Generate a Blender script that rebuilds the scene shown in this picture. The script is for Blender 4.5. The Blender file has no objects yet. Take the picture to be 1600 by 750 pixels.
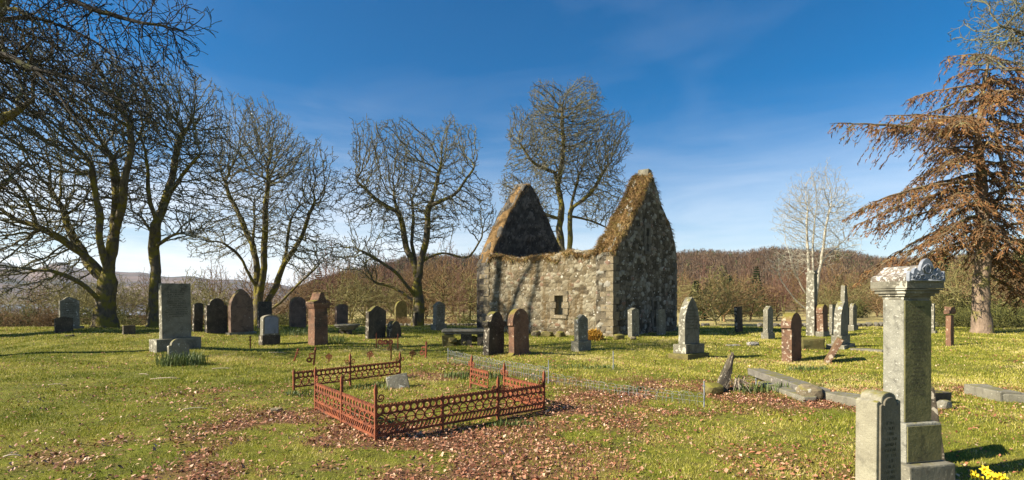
import bpy, bmesh, math, random
import numpy as np
from mathutils import Vector, Matrix
R = math.radians
random.seed(7)
RNG = np.random.default_rng(11)

# ------------------------------------------------------------------ camera, sky, sun, exposure
scene = bpy.context.scene
COL = scene.collection
FPX = 820.0; EYE = 1.6; HORIZON = 470.0
cam_data = bpy.data.cameras.new("camera")
cam_data.sensor_width = 36.0
cam_data.lens = FPX / 1600.0 * 36.0
cam_data.shift_y = (HORIZON - 375.0) / 1600.0
cam_data.clip_start = 0.1; cam_data.clip_end = 12000.0
cam = bpy.data.objects.new("camera", cam_data)
cam.location = (0, 0, EYE); cam.rotation_euler = (R(90), 0, 0)
COL.objects.link(cam); scene.camera = cam

SUN_AZ = R(17.0); SUN_EL = R(34.0)       # direction the light travels in plan, and the sun's height
ldir = Vector((math.cos(SUN_EL) * math.cos(SUN_AZ), math.cos(SUN_EL) * math.sin(SUN_AZ), -math.sin(SUN_EL)))
sl = bpy.data.lights.new("sun", 'SUN'); sl.energy = 5.0; sl.angle = R(0.5); sl.color = (1.0, 0.92, 0.77)
so = bpy.data.objects.new("sun", sl); so.rotation_euler = ldir.to_track_quat('-Z', 'Y').to_euler(); so.location = (-30, -10, 40)
COL.objects.link(so)

world = bpy.data.worlds.new("World"); scene.world = world; world.use_nodes = True
nt = world.node_tree; nt.nodes.clear()
def wn(t): return nt.nodes.new(t)
sky = wn('ShaderNodeTexSky'); sky.sky_type = 'NISHITA'; sky.sun_disc = False
sky.sun_elevation = SUN_EL; sky.sun_rotation = math.atan2(-math.cos(SUN_AZ), -math.sin(SUN_AZ))
sky.altitude = 100; sky.air_density = 1.0; sky.dust_density = 0.25; sky.ozone_density = 3.0
tc = wn('ShaderNodeTexCoord'); sep = wn('ShaderNodeSeparateXYZ'); nt.links.new(tc.outputs['Generated'], sep.inputs[0])
mp = wn('ShaderNodeMapping'); mp.inputs['Scale'].default_value = (1.2, 1.6, 9.0); nt.links.new(tc.outputs['Generated'], mp.inputs[0])
cn = wn('ShaderNodeTexNoise'); cn.inputs['Scale'].default_value = 1.7; cn.inputs['Detail'].default_value = 7; cn.inputs['Roughness'].default_value = 0.6
cn.inputs['Distortion'].default_value = 0.4
nt.links.new(mp.outputs[0], cn.inputs['Vector'])
cr = wn('ShaderNodeMapRange'); cr.inputs[1].default_value = 0.38; cr.inputs[2].default_value = 0.66
nt.links.new(cn.outputs[0], cr.inputs[0])
hb = wn('ShaderNodeMapRange'); hb.inputs[1].default_value = 0.02; hb.inputs[2].default_value = 0.36; hb.inputs[3].default_value = 1.0; hb.inputs[4].default_value = 0.0
nt.links.new(sep.outputs[2], hb.inputs[0])
lf = wn('ShaderNodeMapRange'); lf.inputs[1].default_value = -0.75; lf.inputs[2].default_value = 0.25; lf.inputs[3].default_value = 0.9; lf.inputs[4].default_value = 0.32
nt.links.new(sep.outputs[0], lf.inputs[0])
m1 = wn('ShaderNodeMath'); m1.operation = 'MULTIPLY'; nt.links.new(cr.outputs[0], m1.inputs[0]); nt.links.new(hb.outputs[0], m1.inputs[1])
m2 = wn('ShaderNodeMath'); m2.operation = 'MULTIPLY'; nt.links.new(m1.outputs[0], m2.inputs[0]); nt.links.new(lf.outputs[0], m2.inputs[1])
vl = wn('ShaderNodeMapRange'); vl.interpolation_type = 'SMOOTHSTEP'; vl.inputs[1].default_value = -0.02; vl.inputs[2].default_value = 0.34; vl.inputs[3].default_value = 0.38; vl.inputs[4].default_value = 0.0
nt.links.new(sep.outputs[2], vl.inputs[0])
m2b = wn('ShaderNodeMath'); m2b.operation = 'ADD'; m2b.use_clamp = True; nt.links.new(m2.outputs[0], m2b.inputs[0]); nt.links.new(vl.outputs[0], m2b.inputs[1]); m2 = m2b
# thin high cirrus veil
mp2 = wn('ShaderNodeMapping'); mp2.inputs['Scale'].default_value = (1.0, 1.0, 2.6); mp2.inputs['Rotation'].default_value = (0, R(25), R(20)); nt.links.new(tc.outputs['Generated'], mp2.inputs[0])
cn2 = wn('ShaderNodeTexNoise'); cn2.inputs['Scale'].default_value = 1.9; cn2.inputs['Detail'].default_value = 8; cn2.inputs['Distortion'].default_value = 0.8
nt.links.new(mp2.outputs[0], cn2.inputs['Vector'])
cr2 = wn('ShaderNodeMapRange'); cr2.inputs[1].default_value = 0.5; cr2.inputs[2].default_value = 0.85; cr2.inputs[4].default_value = 0.09
nt.links.new(cn2.outputs[0], cr2.inputs[0])
m3 = wn('ShaderNodeMath'); m3.operation = 'ADD'; m3.use_clamp = True; nt.links.new(m2.outputs[0], m3.inputs[0]); nt.links.new(cr2.outputs[0], m3.inputs[1])
hs = wn('ShaderNodeHueSaturation'); hs.inputs['Saturation'].default_value = 1.48; hs.inputs['Value'].default_value = 1.0
nt.links.new(sky.outputs[0], hs.inputs['Color'])
mx = wn('ShaderNodeMix'); mx.data_type = 'RGBA'; mx.inputs[7].default_value = (9.6, 9.7, 10.0, 1)
nt.links.new(m3.outputs[0], mx.inputs[0]); nt.links.new(hs.outputs[0], mx.inputs[6])
bg = wn('ShaderNodeBackground'); bg.inputs[1].default_value = 0.056
nt.links.new(mx.outputs[2], bg.inputs[0])
wo = wn('ShaderNodeOutputWorld'); nt.links.new(bg.outputs[0], wo.inputs[0])

scene.view_settings.view_transform = 'Standard'; scene.view_settings.look = 'None'
scene.view_settings.exposure = 1.22; scene.view_settings.gamma = 1.0
scene.view_settings.use_curve_mapping = False
scene.render.engine = 'CYCLES'
scene.cycles.max_bounces = 5; scene.cycles.diffuse_bounces = 2; scene.cycles.transparent_max_bounces = 4

# ------------------------------------------------------------------ helpers: noise, ground height, pixel -> ground
def _h(ix, iy, s=0):
    n = (ix.astype(np.int64) * 374761393 + iy.astype(np.int64) * 668265263 + s * 1442695041) & 0x7fffffff
    n = ((n ^ (n >> 13)) * 1274126177) & 0x7fffffff
    n = (n ^ (n >> 16)) & 0xffffff
    return n / float(0xffffff)
def vnoise(x, y, s=0):
    x = np.asarray(x, float); y = np.asarray(y, float)
    ix = np.floor(x); iy = np.floor(y); fx = x - ix; fy = y - iy
    fx = fx * fx * (3 - 2 * fx); fy = fy * fy * (3 - 2 * fy)
    a = _h(ix, iy, s); b = _h(ix + 1, iy, s); c = _h(ix, iy + 1, s); d = _h(ix + 1, iy + 1, s)
    return (a * (1 - fx) + b * fx) * (1 - fy) + (c * (1 - fx) + d * fx) * fy
def fbm(x, y, o=3, s=0):
    t = 0; a = 0.5; n = 0
    for k in range(o):
        t = t + a * vnoise(np.asarray(x) * 2 ** k, np.asarray(y) * 2 ** k, s + k * 17); n += a; a *= 0.5
    return t / n
def sst(a, b, x):
    t = np.clip((np.asarray(x, float) - a) / (b - a), 0, 1); return t * t * (3 - 2 * t)
# skyline tables: pixel column -> elevation above the horizon in pixels
NEAR_PX = [-900, 300, 440, 520, 640, 760, 900, 1040, 1130, 1220, 1320, 1420, 1560, 1800, 2600]
NEAR_EL = [0, 0, 6, 30, 56, 60, 60, 62, 64, 60, 52, 42, 42, 48, 52]
FAR_PX = [-900, -200, 0, 40, 95, 150, 190, 240, 300, 420, 500, 2600]
FAR_EL = [30, 34, 41, 34, 43, 34, 36, 32, 30, 24, 10, 5]
def hgt(x, y):
    x = np.asarray(x, float); y = np.asarray(y, float)
    d = np.hypot(x, y)
    # churchyard: gentle rolls and a low rise at the back left
    z = 0.05 * np.sin(x * 0.55 + 1.3) * np.cos(y * 0.42 + .4) + 0.03 * np.sin(x * 1.35 + y * 0.9) * sst(3, 12, d)
    z = z * sst(2, 7, d)
    z = z + 0.40 * np.exp(-(((x + 17) / 11.5) ** 2 + ((y - 23.5) / 6.5) ** 2))
    z = z + 0.22 * np.exp(-(((x + 4.2) / 2.6) ** 2 + ((y - 27.5) / 2.5) ** 2))
    yard = 1 - sst(32, 37, y + 0.04 * np.abs(x))
    z = z * yard - 0.7 * (1 - yard)
    # land beyond
    px = 800 + FPX * x / np.maximum(y, 1.0)
    front = sst(0, 30, y)
    wob = 1 + 0.05 * np.sin(px * 0.021) + 0.03 * np.sin(px * 0.057 + 2)
    hn = np.interp(px, NEAR_PX, NEAR_EL) / FPX * 340.0 * wob
    hn = np.where(np.interp(px, NEAR_PX, NEAR_EL) > 0, hn, 0)
    z = z + front * hn * sst(105, 345, d)
    left = 1 - sst(380, 540, px)
    z = z - front * left * 3.2 * sst(60, 190, d)
    hf = np.interp(px, FAR_PX, FAR_EL) / FPX * 2500.0 * (1 + 0.04 * np.sin(px * .09) + .05 * fbm(x / 160, y / 160, 3, 4))
    z = z + front * (hf + 3.5 * left) * sst(900, 2500, d) * (1 - 0.0 * left)
    return z
def hg(x, y): return float(hgt(np.array([x]), np.array([y]))[0])
def at(px, py):
    u = (px - 800) / FPX; v = (py - HORIZON) / FPX
    z = EYE / v
    for _ in range(30):
        z = 0.5 * z + 0.5 * (EYE - hg(u * z, z)) / v
    return Vector((u * z, z, hg(u * z, z)))
def P(px, py, dep):
    return np.array([(px - 800) / FPX * dep, dep, EYE + (HORIZON - py) / FPX * dep])

# ------------------------------------------------------------------ helpers: objects
def tag(o, label=None, cat=None, group=None, kind=None):
    if label: o['label'] = label
    if cat: o['category'] = cat
    if group: o['group'] = group
    if kind: o['kind'] = kind
    return o
def empty(name, loc, rz=0, label=None, cat=None, group=None):
    o = bpy.data.objects.new(name, None); o.location = loc; o.rotation_euler = (0, 0, rz)
    o.empty_display_size = 0.2
    COL.objects.link(o); return tag(o, label, cat, group)
def link(name, me, mat=None, parent=None, loc=None, rz=0):
    if mat is not None and len(me.materials) == 0: me.materials.append(mat)
    o = bpy.data.objects.new(name, me); COL.objects.link(o)
    if parent is not None: o.parent = parent
    if loc is not None: o.location = loc
    if rz: o.rotation_euler = (0, 0, rz)
    return o
def npmesh(name, V, quads=None, tris=None, attrs=None, smooth=False):
    me = bpy.data.meshes.new(name)
    V = np.asarray(V, dtype=np.float32).reshape(-1, 3)
    q = np.zeros((0, 4), np.int32) if quads is None or len(quads) == 0 else np.asarray(quads, np.int32).reshape(-1, 4)
    t = np.zeros((0, 3), np.int32) if tris is None or len(tris) == 0 else np.asarray(tris, np.int32).reshape(-1, 3)
    me.vertices.add(len(V)); me.vertices.foreach_set('co', V.ravel())
    me.loops.add(q.size + t.size)
    me.loops.foreach_set('vertex_index', np.concatenate([q.ravel(), t.ravel()]).astype(np.int32))
    me.polygons.add(len(q) + len(t))
    me.polygons.foreach_set('loop_start', np.concatenate([np.arange(len(q)) * 4, q.size + np.arange(len(t)) * 3]).astype(np.int32))
    me.update(calc_edges=True)
    if smooth: me.polygons.foreach_set('use_smooth', np.ones(len(me.polygons), bool))
    for k, a in (attrs or {}).items():
        at_ = me.attributes.new(k, 'FLOAT', 'POINT'); at_.data.foreach_set('value', np.asarray(a, np.float32))
    me.validate(); return me
def bmmesh(name, bm, smooth=False):
    bmesh.ops.recalc_face_normals(bm, faces=bm.faces)
    me = bpy.data.meshes.new(name); bm.to_mesh(me); bm.free()
    if smooth:
        for p in me.polygons: p.use_smooth = True
    return me
def bbox(bm, c, s, rot=None, taper=1.0, jit=0.0):
    vs = []
    for dz in (-.5, .5):
        k = taper if dz > 0 else 1.0
        for dx, dy in ((-.5, -.5), (.5, -.5), (.5, .5), (-.5, .5)):
            v = Vector((dx * s[0] * k, dy * s[1] * k, dz * s[2]))
            if jit: v += Vector([random.uniform(-jit, jit) for _ in range(3)])
            if rot is not None: v = rot @ v
            vs.append(bm.verts.new(v + Vector(c)))
    a = vs
    fs = [bm.faces.new(f) for f in ((a[3], a[2], a[1], a[0]), (a[4], a[5], a[6], a[7]), (a[0], a[1], a[5], a[4]), (a[1], a[2], a[6], a[5]), (a[2], a[3], a[7], a[6]), (a[3], a[0], a[4], a[7]))]
    return fs
def bev(bm, w=0.01, seg=2, ang=35):
    es = [e for e in bm.edges if len(e.link_faces) == 2 and e.calc_face_angle(0) > R(ang)]
    if es: bmesh.ops.bevel(bm, geom=es, offset=w, segments=seg, profile=0.6, affect='EDGES', clamp_overlap=True)
def btube(bm, pts, r, sides=6, cap=True):
    rings = []; n = len(pts)
    pts = [Vector(p) for p in pts]
    rr = r if isinstance(r, (list, tuple)) else [r] * n
    up = Vector((0.13, 0.21, 1)).normalized()
    for i, p in enumerate(pts):
        d = (pts[min(i + 1, n - 1)] - pts[max(i - 1, 0)]).normalized()
        a = d.cross(up)
        if a.length < 0.1: a = d.cross(Vector((1, .1, 0)))
        a.normalize(); b = d.cross(a).normalized()
        rings.append([bm.verts.new(p + (a * math.cos(2 * math.pi * k / sides) + b * math.sin(2 * math.pi * k / sides)) * rr[i]) for k in range(sides)])
    for i in range(n - 1):
        for k in range(sides):
            bm.faces.new((rings[i][k], rings[i][(k + 1) % sides], rings[i + 1][(k + 1) % sides], rings[i + 1][k]))
    if cap and sides > 2:
        bm.faces.new(rings[0]); bm.faces.new(list(reversed(rings[-1])))
def rough(me, amp, scale, seed=0):
    """move the vertices of a stone by a few mm so that no face is perfectly flat"""
    from mathutils import noise
    for v in me.vertices:
        d = noise.noise_vector(v.co * scale + Vector((seed, seed * 2, 0))); v.co += d * amp

# ------------------------------------------------------------------ materials
def new_mat(name, rough=0.85, spec=0.25):
    m = bpy.data.materials.new(name); m.use_nodes = True
    n = m.node_tree; b = n.nodes['Principled BSDF']
    b.inputs['Roughness'].default_value = rough; b.inputs['Specular IOR Level'].default_value = spec
    return m, n, b
def rampn(n, src, stops, interp='LINEAR'):
    r = n.nodes.new('ShaderNodeValToRGB'); r.color_ramp.interpolation = interp
    e = r.color_ramp.elements
    while len(e) < len(stops): e.new(0.5)
    for k, (p, c) in enumerate(stops):
        e[k].position = p; e[k].color = (c[0], c[1], c[2], 1) if hasattr(c, '__len__') else (c, c, c, 1)
    n.links.new(src, r.inputs[0]); return r.outputs[0]
def noisen(n, vec, scale, detail=5, rough=0.6, dist=0.0):
    t = n.nodes.new('ShaderNodeTexNoise'); t.inputs['Scale'].default_value = scale; t.inputs['Detail'].default_value = detail
    t.inputs['Roughness'].default_value = rough; t.inputs['Distortion'].default_value = dist
    if vec is not None: n.links.new(vec, t.inputs['Vector'])
    return t.outputs[0]
def mixc(n, fac, a, b, mode='MIX'):
    m = n.nodes.new('ShaderNodeMix'); m.data_type = 'RGBA'; m.blend_type = mode
    for s, v in ((0, fac), (6, a), (7, b)):
        if isinstance(v, (int, float)): m.inputs[s].default_value = v
        elif isinstance(v, (tuple, list)): m.inputs[s].default_value = (v[0], v[1], v[2], 1)
        else: n.links.new(v, m.inputs[s])
    return m.outputs[2]
def mathn(n, op, a, b=0.0, clamp=False):
    m = n.nodes.new('ShaderNodeMath'); m.operation = op; m.use_clamp = clamp
    for s, v in ((0, a), (1, b)):
        if isinstance(v, (int, float)): m.inputs[s].default_value = v
        else: n.links.new(v, m.inputs[s])
    return m.outputs[0]
def coordn(n, kind='Object', scale=None):
    c = n.nodes.new('ShaderNodeTexCoord').outputs[kind]
    if scale:
        mp_ = n.nodes.new('ShaderNodeMapping'); mp_.inputs['Scale'].default_value = scale; n.links.new(c, mp_.inputs[0]); c = mp_.outputs[0]
    return c
def attrn(n, name):
    a = n.nodes.new('ShaderNodeAttribute'); a.attribute_name = name; return a.outputs['Fac']
def bumpn(n, b, h, strength=0.5, dist=0.02):
    bp = n.nodes.new('ShaderNodeBump'); bp.inputs['Strength'].default_value = strength; bp.inputs['Distance'].default_value = dist
    n.links.new(h, bp.inputs['Height']); n.links.new(bp.outputs[0], b.inputs['Normal'])
def normal_z(n):
    g = n.nodes.new('ShaderNodeNewGeometry'); s = n.nodes.new('ShaderNodeSeparateXYZ'); n.links.new(g.outputs['Normal'], s.inputs[0]); return s.outputs[2]
_st = {}
def stone_mat(name, c1, c2, lich=(0.55, 0.53, 0.45), la=0.55, moss=0.5, dark=0.5, sc=1.0, dk=(0.03, 0.028, 0.022), sunny=0.0):
    """weathered gravestone: base mottle, dark algae, pale lichen spots, moss on upward faces"""
    m, n, b = new_mat(name, 0.9, 0.2)
    oi = n.nodes.new('ShaderNodeObjectInfo'); c = n.nodes.new('ShaderNodeTexCoord').outputs['Object']
    ad = n.nodes.new('ShaderNodeVectorMath'); ad.operation = 'MULTIPLY_ADD'
    cb = n.nodes.new('ShaderNodeCombineXYZ')
    for k in range(3): n.links.new(oi.outputs['Random'], cb.inputs[k])
    ad.inputs[1].default_value = (37, 19, 53); n.links.new(cb.outputs[0], ad.inputs[0]); n.links.new(c, ad.inputs[2])
    v = ad.outputs[0]
    base = mixc(n, rampn(n, noisen(n, v, 3.5 * sc, 6), [(0.35, 0), (0.7, 1)]), c1, c2)
    fine = noisen(n, v, 70 * sc, 3, 0.7)
    base = mixc(n, 0.35, base, rampn(n, fine, [(0.3, (0.25,) * 3), (0.7, (1.0,) * 3)]), 'MULTIPLY')
    dm = rampn(n, noisen(n, v, 2.2 * sc, 8, 0.7, 0.6), [(0.62 - 0.3 * dark, 0), (0.80 - 0.25 * dark, 1)])
    base = mixc(n, mathn(n, 'MULTIPLY', dm, 0.75), base, dk)
    n1 = noisen(n, v, 9 * sc, 5, 0.55, 0.3)
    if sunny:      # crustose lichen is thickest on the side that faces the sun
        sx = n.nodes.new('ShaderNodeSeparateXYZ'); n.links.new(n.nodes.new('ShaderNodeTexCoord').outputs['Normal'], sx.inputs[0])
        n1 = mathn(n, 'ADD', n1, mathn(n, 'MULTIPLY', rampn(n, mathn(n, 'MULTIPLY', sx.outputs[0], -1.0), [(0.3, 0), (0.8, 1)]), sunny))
    lm = rampn(n, n1, [(0.78 - 0.32 * la, 0), (0.81 - 0.32 * la, 1)])
    base = mixc(n, mathn(n, 'MULTIPLY', lm, 0.85), base, lich)
    vo = n.nodes.new('ShaderNodeTexVoronoi'); vo.inputs['Scale'].default_value = 22 * sc; n.links.new(v, vo.inputs['Vector'])
    sp = rampn(n, vo.outputs['Distance'], [(0.16, 1), (0.24, 0)])
    sp = mathn(n, 'MULTIPLY', sp, rampn(n, noisen(n, v, 5 * sc, 2), [(0.42, 0), (0.55, 1)]))
    base = mixc(n, mathn(n, 'MULTIPLY', sp, 0.8 * min(1, la * 1.6)), base, (lich[0] * 1.15, lich[1] * 1.15, lich[2] * 1.1))
    up = rampn(n, normal_z(n), [(0.35, 0), (0.8, 1)])
    mm = mathn(n, 'MULTIPLY', up, rampn(n, noisen(n, v, 6 * sc, 4), [(0.62 - 0.4 * moss, 0), (0.78 - 0.4 * moss, 1)]))
    base = mixc(n, mathn(n, 'MULTIPLY', mm, 0.85), base, (0.17, 0.15, 0.025))
    n.links.new(base, b.inputs['Base Color'])
    hsum = mathn(n, 'ADD', mathn(n, 'MULTIPLY', fine, 0.35), mathn(n, 'ADD', mathn(n, 'MULTIPLY', lm, 0.25), noisen(n, v, 14 * sc, 5)))
    bumpn(n, b, hsum, 0.7, 0.012)
    return m
M = {}
M['granite'] = stone_mat('grey granite', (0.26, 0.235, 0.17), (0.17, 0.155, 0.11), la=0.5, moss=0.3, dark=0.3)
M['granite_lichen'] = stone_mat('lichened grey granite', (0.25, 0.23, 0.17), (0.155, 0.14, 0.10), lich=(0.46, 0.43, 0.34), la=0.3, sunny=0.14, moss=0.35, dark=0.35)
M['pale'] = stone_mat('pale granite', (0.35, 0.32, 0.225), (0.24, 0.215, 0.15), la=0.12, moss=0.5, dark=0.3, sc=1.5)
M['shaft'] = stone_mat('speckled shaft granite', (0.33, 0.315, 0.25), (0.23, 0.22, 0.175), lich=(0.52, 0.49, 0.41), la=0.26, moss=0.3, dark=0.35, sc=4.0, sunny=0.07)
M['bluegrey'] = stone_mat('blue grey slate', (0.28, 0.32, 0.38), (0.22, 0.25, 0.30), la=0.1, moss=0.0, dark=0.2)
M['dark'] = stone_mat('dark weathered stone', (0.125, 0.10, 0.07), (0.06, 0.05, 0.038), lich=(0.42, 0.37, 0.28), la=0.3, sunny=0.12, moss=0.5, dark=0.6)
M['red'] = stone_mat('red sandstone', (0.25, 0.13, 0.075), (0.15, 0.082, 0.05), lich=(0.42, 0.33, 0.22), la=0.40, moss=0.7, dark=0.45)
M['pink'] = stone_mat('brown pink sandstone', (0.24, 0.155, 0.105), (0.16, 0.105, 0.075), lich=(0.36, 0.30, 0.22), la=0.4, moss=0.6, dark=0.45)
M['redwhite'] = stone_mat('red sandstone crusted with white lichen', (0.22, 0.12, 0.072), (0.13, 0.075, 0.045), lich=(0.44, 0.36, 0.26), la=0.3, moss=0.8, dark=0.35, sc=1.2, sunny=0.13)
M['whitecrust'] = stone_mat('stone crusted with white lichen', (0.24, 0.18, 0.13), (0.22, 0.21, 0.18), lich=(0.54, 0.52, 0.46), la=0.80, moss=0.0, dark=0.5, sc=3.4)
M['mossy'] = stone_mat('mossy stone', (0.20, 0.17, 0.06), (0.13, 0.10, 0.035), lich=(0.30, 0.27, 0.10), la=0.4, moss=1.0, dark=0.3)
M['slab'] = stone_mat('bare grey slab', (0.21, 0.19, 0.155), (0.14, 0.125, 0.10), lich=(0.36, 0.33, 0.26), la=0.45, moss=0.45, dark=0.25)
M['greenpanel'] = stone_mat('polished panel with green algae', (0.20, 0.18, 0.075), (0.12, 0.115, 0.055), la=0.05, moss=0.1, dark=0.3)
def simple_mat(name, c1, c2, scale=8, r=0.85, bump=0.3, bd=0.01, stops=(0.35, 0.65), metal=0.0):
    m, n, b = new_mat(name, r); v = coordn(n)
    f = rampn(n, noisen(n, v, scale, 6, 0.65), [(stops[0], 0), (stops[1], 1)])
    n.links.new(mixc(n, f, c1, c2), b.inputs['Base Color']); b.inputs['Metallic'].default_value = metal
    if bump: bumpn(n, b, noisen(n, v, scale * 5, 4), bump, bd)
    return m
M['lead'] = simple_mat('grey lichened crest stone', (0.13, 0.145, 0.17), (0.25, 0.265, 0.29), 14, 0.7, 0.5, 0.01)
M['nearpanel'] = stone_mat('dark recessed panel', (0.22, 0.19, 0.135), (0.13, 0.115, 0.08), la=0.0, moss=0.0, dark=0.3)
M['engrave'] = simple_mat('engraved lettering', (0.06, 0.055, 0.035), (0.11, 0.10, 0.06), 30, 0.9, 0)
M['rust'] = simple_mat('rusted iron', (0.30, 0.088, 0.036), (0.09, 0.032, 0.018), 9, 0.85, 0.5, 0.004)
M['galv'] = simple_mat('galvanised wire', (0.30, 0.31, 0.32), (0.18, 0.18, 0.18), 20, 0.6, 0.2, 0.003)
M['wood'] = simple_mat('bleached fallen stick', (0.45, 0.38, 0.28), (0.25, 0.19, 0.13), 12, 0.9, 0.4, 0.01)
def bark_mat(name, c1, c2, moss_c, moss_amt, scale=5):
    m, n, b = new_mat(name, 0.92, 0.15); v = coordn(n)
    vs = coordn(n, 'Object', (1, 1, 0.3))
    f = rampn(n, noisen(n, vs, scale * 2, 6, 0.7), [(0.35, 0), (0.65, 1)])
    base = mixc(n, f, c1, c2)
    mz = rampn(n, noisen(n, v, scale * 0.5, 5, 0.6), [(0.66 - 0.3 * moss_amt, 0), (0.74 - 0.25 * moss_amt, 1)])
    base = mixc(n, mathn(n, 'MULTIPLY', mz, 0.9), base, moss_c)
    n.links.new(base, b.inputs['Base Color'])
    bumpn(n, b, mathn(n, 'ADD', noisen(n, vs, scale * 5, 5, 0.7), noisen(n, v, scale * 1.2, 3)), 0.9, 0.05)
    return m
M['bark'] = bark_mat('mossy sycamore bark', (0.075, 0.06, 0.038), (0.16, 0.13, 0.085), (0.20, 0.165, 0.024), 0.66)
M['twig'] = bark_mat('lichened twigs', (0.09, 0.08, 0.052), (0.21, 0.195, 0.135), (0.17, 0.165, 0.06), 0.45, 3)
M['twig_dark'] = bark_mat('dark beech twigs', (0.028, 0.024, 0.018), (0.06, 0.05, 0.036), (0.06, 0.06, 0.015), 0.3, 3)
M['bark_pale'] = bark_mat('pale ash bark', (0.48, 0.44, 0.34), (0.36, 0.32, 0.24), (0.30, 0.28, 0.14), 0.2, 4)
M['bark_larch'] = bark_mat('grey brown larch bark', (0.30, 0.215, 0.15), (0.16, 0.115, 0.078), (0.22, 0.19, 0.06), 0.45, 4)
M['larch_branch'] = bark_mat('lichened larch branch', (0.11, 0.072, 0.042), (0.21, 0.16, 0.09), (0.24, 0.23, 0.10), 0.35, 2)
def attr_mat(name, stops, attr='rnd', r=0.8, noise=0.0, nscale=1.0, ncol=(0.1, 0.1, 0.1), trans=0.0, spec=0.2):
    m, n, b = new_mat(name, r, spec)
    c = rampn(n, attrn(n, attr), stops)
    if noise: c = mixc(n, mathn(n, 'MULTIPLY', rampn(n, noisen(n, coordn(n), nscale, 4), [(0.4, 0), (0.65, 1)]), noise), c, ncol)
    n.links.new(c, b.inputs['Base Color'])
    if trans:
        t = n.nodes.new('ShaderNodeBsdfTranslucent'); n.links.new(c, t.inputs[0])
        ms = n.nodes.new('ShaderNodeMixShader'); ms.inputs[0].default_value = trans
        n.links.new(b.outputs[0], ms.inputs[1]); n.links.new(t.outputs[0], ms.inputs[2])
        n.links.new(ms.outputs[0], n.nodes['Material Output'].inputs[0])
    return m
M['larch_twig'] = attr_mat('larch shoots', [(0, (0.09, 0.038, 0.015)), (0.5, (0.19, 0.088, 0.032)), (0.8, (0.27, 0.145, 0.05)), (1, (0.24, 0.22, 0.08))], r=0.9)
M['grass'] = attr_mat('grass blades', [(0, (0.12, 0.15, 0.012)), (0.4, (0.315, 0.30, 0.036)), (0.7, (0.49, 0.43, 0.085)), (0.9, (0.55, 0.43, 0.15)), (1, (0.66, 0.55, 0.25))], r=0.7, trans=0.25)
M['leaf'] = attr_mat('fallen beech leaves', [(0, (0.11, 0.04, 0.018)), (0.3, (0.30, 0.115, 0.055)), (0.65, (0.46, 0.245, 0.14)), (1, (0.70, 0.50, 0.33))], r=0.55, spec=0.4)
M['daff'] = attr_mat('daffodil leaves', [(0, (0.05, 0.085, 0.018)), (1, (0.17, 0.20, 0.065))], r=0.5, trans=0.2)
M['yellow'] = attr_mat('daffodil petals', [(0, (0.80, 0.60, 0.03)), (1, (0.85, 0.75, 0.08))], r=0.6, trans=0.2)
M['deadgrass'] = attr_mat('dead turf grass', [(0, (0.08, 0.05, 0.018)), (0.4, (0.26, 0.155, 0.06)), (0.85, (0.46, 0.32, 0.14)), (1, (0.20, 0.18, 0.035))], r=0.8, trans=0.15)
M['orangebush'] = attr_mat('orange dead bracken', [(0, (0.35, 0.17, 0.03)), (1, (0.60, 0.38, 0.06))], r=0.8, trans=0.15)
M['conifer'] = attr_mat('conifer needles', [(0, (0.022, 0.035, 0.012)), (0.6, (0.05, 0.075, 0.02)), (1, (0.12, 0.14, 0.03))], r=0.8)
for nm, st in (('scrub_olive', [(0, (0.07, 0.06, 0.018)), (0.5, (0.18, 0.155, 0.05)), (1, (0.34, 0.30, 0.13))]),
               ('scrub_brown', [(0, (0.07, 0.042, 0.02)), (0.5, (0.18, 0.11, 0.048)), (1, (0.32, 0.21, 0.10))]),
               ('scrub_red', [(0, (0.08, 0.035, 0.024)), (0.5, (0.15, 0.075, 0.05)), (1, (0.26, 0.16, 0.11))]),
               ('scrub_dark', [(0, (0.035, 0.04, 0.012)), (0.5, (0.08, 0.085, 0.022)), (1, (0.17, 0.16, 0.045))])):
    M[nm] = attr_mat(nm.replace('_', ' ') + ' twigs', st, r=0.9)
M['hillwood'] = attr_mat('larch wood on the hill', [(0, (0.055, 0.034, 0.020)), (0.45, (0.11, 0.068, 0.042)), (0.8, (0.19, 0.13, 0.075)), (0.9, (0.34, 0.29, 0.22)), (1, (0.05, 0.07, 0.02))], r=0.95)

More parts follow.
